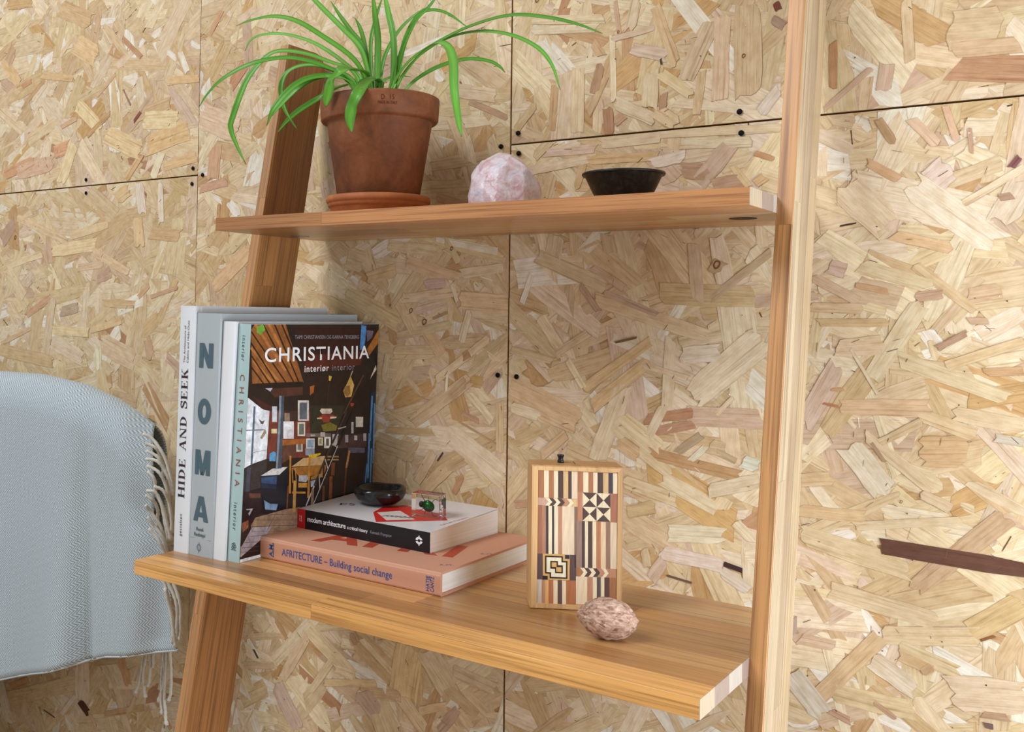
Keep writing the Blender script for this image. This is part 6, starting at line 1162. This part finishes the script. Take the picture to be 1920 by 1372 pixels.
for sx_, ex, ez, kx, kz in ((-0.004, -0.0098, 0.0098, -0.0070, 0.0075), (0.0, -0.0010, 0.0098, 0.0000, 0.0070), (0.003, 0.0120, 0.0078, 0.0070, 0.0090), (-0.004, -0.0100, -0.0070, -0.0070, -0.0060), (-0.001, -0.0035, -0.0098, -0.0025, -0.0070), (0.004, 0.0118, -0.0086, 0.0070, -0.0085)):
    pth = smooth_path([(sx_, 0.0012, ez * 0.35), (kx, 0.0000, kz), (ex, 0.0015, ez)], 9)
    link('leg', tube_mesh('leg', pth, lambda q: 0.00045 - 0.0002 * q, 6), m_lg, bt)

# ------------------------------------------------------------------ marquetry puzzle box
pb = thing('puzzle_box', 'wooden marquetry box standing on edge with striped inlay and black knob', 'box', (0.1438, -0.2166, DZ), R(32.36))
BWX, BHZ, BTH = 0.0917, 0.1452, 0.0400
M_BOXW = wood('box_maple', 2, 0.45, 0.45)
body = link('body', box_mesh('body', 0, BWX, 0, BTH, 0, BHZ, 0.0016, 2), M_BOXW, pb); body.color = lin((206, 164, 112))
IX0, IX1, IZ0, IZ1 = 0.0071, 0.0862, 0.0058, 0.1400
fr = 0.0011
for poly in ([(0.0012, 0.0012), (BWX - 0.0012, 0.0012), (IX1, IZ0), (IX0, IZ0)], [(IX0, IZ1), (IX1, IZ1), (BWX - 0.0012, BHZ - 0.0012), (0.0012, BHZ - 0.0012)],
             [(0.0012, 0.0012), (IX0, IZ0), (IX0, IZ1), (0.0012, BHZ - 0.0012)], [(IX1, IZ0), (BWX - 0.0012, 0.0012), (BWX - 0.0012, BHZ - 0.0012), (IX1, IZ1)]):
    o = link('frame_rail', prism_mesh('frame_rail', poly, -fr, 0.0002), M_BOXW, pb); o.color = lin((214, 174, 122))
M_INLAY = objcol_mat('inlay_veneer', 0.5, 0.35)
for poly, col, lay in INLAY:
    pp = [(min(IX1, max(IX0, p[0] / 1000)), min(IZ1, max(IZ0, p[1] / 1000))) for p in poly]
    cx = sum(p[0] for p in pp) / len(pp); cz = sum(p[1] for p in pp) / len(pp)
    pp = [(p[0] - cx, p[1] - cz) for p in pp]
    o = link('inlay', prism_mesh('inlay', pp, -0.00035 - 0.00008 * lay, 0.0001), M_INLAY, pb)
    o.location = (cx, 0, cz); o.color = lin(col)
link('knob', lathe_mesh('knob', [(0, 0), (0.0032, 0), (0.0034, 0.0012), (0.0030, 0.0024), (0.0025, 0.0042), (0.0030, 0.0062), (0.0036, 0.0072), (0.0036, 0.0082), (0, 0.0084)], 32), plain('knob_black', (20, 22, 28), 0.3, 0.5), pb).location = (0.0320, 0.0200, BHZ)
link('lid_joint', box_mesh('lid_joint', 0.0455, 0.0461, 0.0120, 0.0300, BHZ - 0.0010, BHZ + 0.00015), M_DARK, pb)

# ------------------------------------------------------------------ walnut
nu, nv = 150, 90
verts = []; faces = []
for i in range(nv + 1):
    th = math.pi * i / nv
    for j in range(nu):
        ph = 2 * math.pi * j / nu
        d = Vector((math.cos(th), math.sin(th) * math.cos(ph), math.sin(th) * math.sin(ph)))
        rx = 0.0255 if d.x > 0 else 0.0262
        p = Vector((d.x * rx, d.y * 0.0182, d.z * 0.0182))
        tipk = max(0.0, -d.x) ** 6 * 0.0022 + max(0.0, d.x) ** 14 * 0.0016
        q = Vector((p.x * 60, p.y * 150, p.z * 150))
        w1 = noise.noise(q); w2 = noise.noise(q * 2.3 + Vector((3, 7, 1))); w3 = noise.noise(Vector((p.x * 40, p.y * 70, p.z * 70)))
        wr = -abs(w1) * 0.0024 - abs(w2) * 0.0013 + w3 * 0.0014 + 0.0008
        seam = math.exp(-((d.y * 0.55 + d.z * 0.84) / 0.07) ** 2) * 0.0014
        nrm = Vector((d.x / rx, d.y / 0.0182, d.z / 0.0182)).normalized()
        p = p + nrm * (wr * (1 - 0.6 * seam / 0.0014) + seam) - Vector((1, 0, 0)) * (tipk if d.x < 0 else -tipk)
        verts.append(p)
for i in range(nv):
    for j in range(nu):
        k_ = (j + 1) % nu
        faces.append((i * nu + j, i * nu + k_, (i + 1) * nu + k_, (i + 1) * nu + j))
me = mesh('walnut', verts, faces, True)
m, nt, b = new_mat('walnut_shell')
tc = N(nt, 'ShaderNodeTexCoord')
v1 = mapping(nt, tc.outputs['Object'], (120, 260, 260))
n1 = noise_node(nt, v1, 1.0, 6, 0.65, 0.8); n2 = noise_node(nt, tc.outputs['Object'], 70, 4, 0.6)
rp = ramp(nt, [(0.34, lin((112, 74, 56))), (0.48, lin((184, 146, 124))), (0.66, lin((212, 184, 166)))])
nt.links.new(n1.outputs[0], rp.inputs[0])
r2_ = ramp(nt, [(0.3, gray(0.82)), (0.65, gray(1.08))]); nt.links.new(n2.outputs[0], r2_.inputs[0])
nt.links.new(mix(nt, rp.outputs[0], r2_.outputs[0], 1.0, 'MULTIPLY'), b.inputs['Base Color'])
b.inputs['Roughness'].default_value = 0.6
nt.links.new(bump(nt, n1.outputs[0], 0.55, 0.0018), b.inputs['Normal'])
wn = link('walnut', me, m)
wn.rotation_euler = (0, R(7), R(40))
me.update()
Mx = wn.rotation_euler.to_matrix()
zmin = min((Mx @ v.co).z for v in me.vertices)
wn.location = (0.2445, -0.2560, DZ - zmin - 0.0001)
tag(wn, 'whole wrinkled walnut on the desk in front of the marquetry box', 'nut')

# ------------------------------------------------------------------ throw over an armchair back
def interp(tab, x, xi=0, yi=1):
    t_ = sorted(tab, key=lambda p: p[xi])
    if x <= t_[0][xi]: a, b_ = t_[0], t_[1]
    elif x >= t_[-1][xi]: a, b_ = t_[-2], t_[-1]
    else:
        for a, b_ in zip(t_, t_[1:]):
            if a[xi] <= x <= b_[xi]: break
    s = (x - a[xi]) / (b_[xi] - a[xi])
    return a[yi] + (b_[yi] - a[yi]) * s
def sstep(a, b_, x):
    x = min(1, max(0, (x - a) / (b_ - a))); return x * x * (3 - 2 * x)
TOPT = TH_TOP[:-1] + [[-0.5133, 0.8765], [-0.4700, 0.8540]]
XLEFT = -1.30
FY, CY, BY = -0.186, -0.146, -0.106
def crest(x): return interp(TOPT, x)
def hem(x): return interp(TH_HEM, x)
def redge(rr):  # right edge x at height fraction
    z = TH_RIGHT[0][1] + rr * (TH_RIGHT[-1][1] - TH_RIGHT[0][1])
    return interp(TH_RIGHT, z, 1, 0) - 0.034 * (1 - math.sqrt(max(0, 1 - (1 - min(1, (1 - rr) * 5.4)) ** 2)))
def folds(x, rr):
    f_ = 0.0
    for c, s, a in ((-0.605, 0.020, 0.030), (-0.655, 0.05, -0.018), (-0.50, 0.035, -0.007), (-0.455, 0.02, 0.008), (-0.78, 0.05, 0.008), (-0.90, 0.05, -0.010), (-1.05, 0.05, 0.012)):
        f_ += a * math.exp(-((x - c) / s) ** 2)
    return f_ * (1 - rr) ** 1.2
NS = 130
rows = []
def frow(rr):
    out = []
    for i in range(NS + 1):
        s = i / NS
        xr = redge(rr)
        x = XLEFT + (xr - XLEFT) * s
        zt, zb = crest(x), hem(x)
        rc = 0.055
        z = zb + (zt - zb) * rr
        dzt = zt - z
        y = FY
        if dzt < rc:
            k_ = dzt / rc
            y = CY + (FY - CY) * math.sqrt(max(0, 1 - (1 - k_) ** 2))
        y += folds(x, rr) + 0.016 * sstep(0.94, 1.0, s)
        out.append((x, y, z))
    return out
nf = 60
for i in range(nf + 1):
    rr = 1 - (1 - i / nf) ** 1.35
    rows.append(frow(rr))
for i in range(1, 30):
    q = i / 29; out = []
    for j in range(NS + 1):
        s = j / NS
        xr = redge(1.0) + 0.012 * q
        x = XLEFT + (xr - XLEFT) * s
        zt = crest(x); zb = hem(x) + 0.012
        rr = 1 - (1 - (1 - q) ** 1) ; rr = 1 - q ** 1.5
        z = zb + (zt - zb) * rr
        dzt = zt - z
        y = BY
        if dzt < 0.055:
            k_ = dzt / 0.055; y = CY + (BY - CY) * math.sqrt(max(0, 1 - (1 - k_) ** 2))
        y -= 0.012 * sstep(0.9, 1.0, s) * q
        out.append((x, y, z))
    rows.append(out)
verts = [p for rw in rows for p in rw]; W1 = NS + 1
faces = [(i * W1 + j, i * W1 + j + 1, (i + 1) * W1 + j + 1, (i + 1) * W1 + j) for i in range(len(rows) - 1) for j in range(NS)]
me = mesh('cloth', verts, faces, True)
ul = me.uv_layers.new(name='UVMap')
vl = []
acc = [0.0] * W1
for i, rw in enumerate(rows):
    for j, p in enumerate(rw):
        if i: acc[j] += (Vector(p) - Vector(rows[i - 1][j])).length
        vl.append((p[0], acc[j]))
idx = [0] * len(me.loops); me.loops.foreach_get('vertex_index', idx)
ul.data.foreach_set('uv', [x for i in idx for x in vl[i]])
m, nt, b = new_mat('herringbone_wool')
uv = N(nt, 'ShaderNodeUVMap', uv_map='UVMap')
sep = N(nt, 'ShaderNodeSeparateXYZ'); nt.links.new(uv.outputs[0], sep.inputs[0])
pp = N(nt, 'ShaderNodeMath', operation='PINGPONG'); pp.inputs[1].default_value = 0.0058; nt.links.new(sep.outputs['Y'], pp.inputs[0])
ad = N(nt, 'ShaderNodeMath', operation='ADD'); nt.links.new(sep.outputs['X'], ad.inputs[0]); nt.links.new(pp.outputs[0], ad.inputs[1])
p2 = N(nt, 'ShaderNodeMath', operation='PINGPONG'); p2.inputs[1].default_value = 0.0019; nt.links.new(ad.outputs[0], p2.inputs[0])
dv = N(nt, 'ShaderNodeMath', operation='DIVIDE'); dv.inputs[1].default_value = 0.0019; nt.links.new(p2.outputs[0], dv.inputs[0])
rp = ramp(nt, [(0.30, lin((142, 158, 168))), (0.70, lin((204, 213, 217)))])
nt.links.new(dv.outputs[0], rp.inputs[0])
nz = noise_node(nt, mapping(nt, uv.outputs[0], (260, 260, 1)), 1.0, 4); rq = ramp(nt, [(0.3, gray(0.90)), (0.7, gray(1.06))]); nt.links.new(nz.outputs[0], rq.inputs[0])
nt.links.new(mix(nt, rp.outputs[0], rq.outputs[0], 1.0, 'MULTIPLY'), b.inputs['Base Color'])
b.inputs['Roughness'].default_value = 0.95; b.inputs['Specular IOR Level'].default_value = 0.1
b.inputs['Sheen Weight'].default_value = 0.25
nt.links.new(bump(nt, dv.outputs[0], 0.35, 0.0008), b.inputs['Normal'])
throw = thing('throw_blanket', 'pale blue-grey herringbone wool throw with fringe draped beside the desk', 'blanket', (0, 0, 0))
cl = link('cloth', me, m, throw)
sol = cl.modifiers.new('thickness', 'SOLIDIFY'); sol.thickness = 0.003; sol.offset = 0
hempath = [Vector(p) for p in rows[0]]
M_HEM = plain('wool_selvedge', (196, 204, 208), 0.95, 0.1, 0, 0.06, 400)
link('hem', tube_mesh('hem', hempath[::2], 0.0019, 6), M_HEM, throw)
M_TAS = plain('wool_fringe', (214, 212, 202), 0.95, 0.1, 0, 0.08, 500, 0.4)
trg = random.Random(3)
for pth in TASSEL:
    P = smooth_path(pth, 22)
    ph = trg.uniform(0, 6)
    P = [p + Vector((math.sin(i * 0.7 + ph) * 0.0005, 0.0004 * math.cos(i * 0.9 + ph), 0)) for i, p in enumerate(P)]
    link('tassel', tube_mesh('tassel', P, lambda q: 0.0024 + 0.0003 * math.sin(q * 60) + (0.0008 if q > 0.93 else 0), 8), M_TAS, throw)

chair = thing('armchair', 'armchair hidden under the draped throw beside the desk', 'armchair', (0, 0, 0))
pol = []
for i in range(25):
    x = -1.55 + (-0.580 + 1.55) * i / 24
    pol.append((x, crest(x) - 0.012 - 0.02 * sstep(-0.65, -0.58, x)))
pol += [(-0.540, 0.82), (-0.520, 0.74), (-0.535, 0.67), (-0.70, 0.62), (-1.00, 0.50), (-1.55, 0.36)]
M_UPH = plain('grey_upholstery', (120, 124, 126), 0.9, 0.1, 0, 0.1, 300, 0.3)
bm = bmesh.new()
A = [bm.verts.new((p[0], -0.158, p[1])) for p in pol]; B = [bm.verts.new((p[0], -0.132, p[1])) for p in pol]
bm.faces.new(A); bm.faces.new(B[::-1])
for i in range(len(pol)):
    j = (i + 1) % len(pol); bm.faces.new((A[i], B[i], B[j], A[j]))
link('backrest', bm_mesh('backrest', bm), M_UPH, chair)
link('seat', box_mesh('seat', -1.60, -0.95, -0.80, -0.13, 0.28, 0.38, 0.02, 3), M_UPH, chair)
for lx in (-1.55, -1.00):
    for ly in (-0.74, -0.24):
        link('leg', lathe_mesh('leg', [(0, 0), (0.012, 0), (0.02, 0.29), (0, 0.29)], 20), MW_Z, chair).location = (lx, ly, 0)
for o in chair.children:
    if o.name.startswith('leg'): o.color = lin((150, 100, 60))

# put each root Empty at its thing's base
for root, base in ((throw, (-0.80, -0.15, 0.44)), (chair, (-1.27, -0.45, 0.0)), (desk, (0.03, -0.25, 0.0))):
    for o in root.children:
        o.location = Vector(o.location) - Vector(base)
    root.location = base
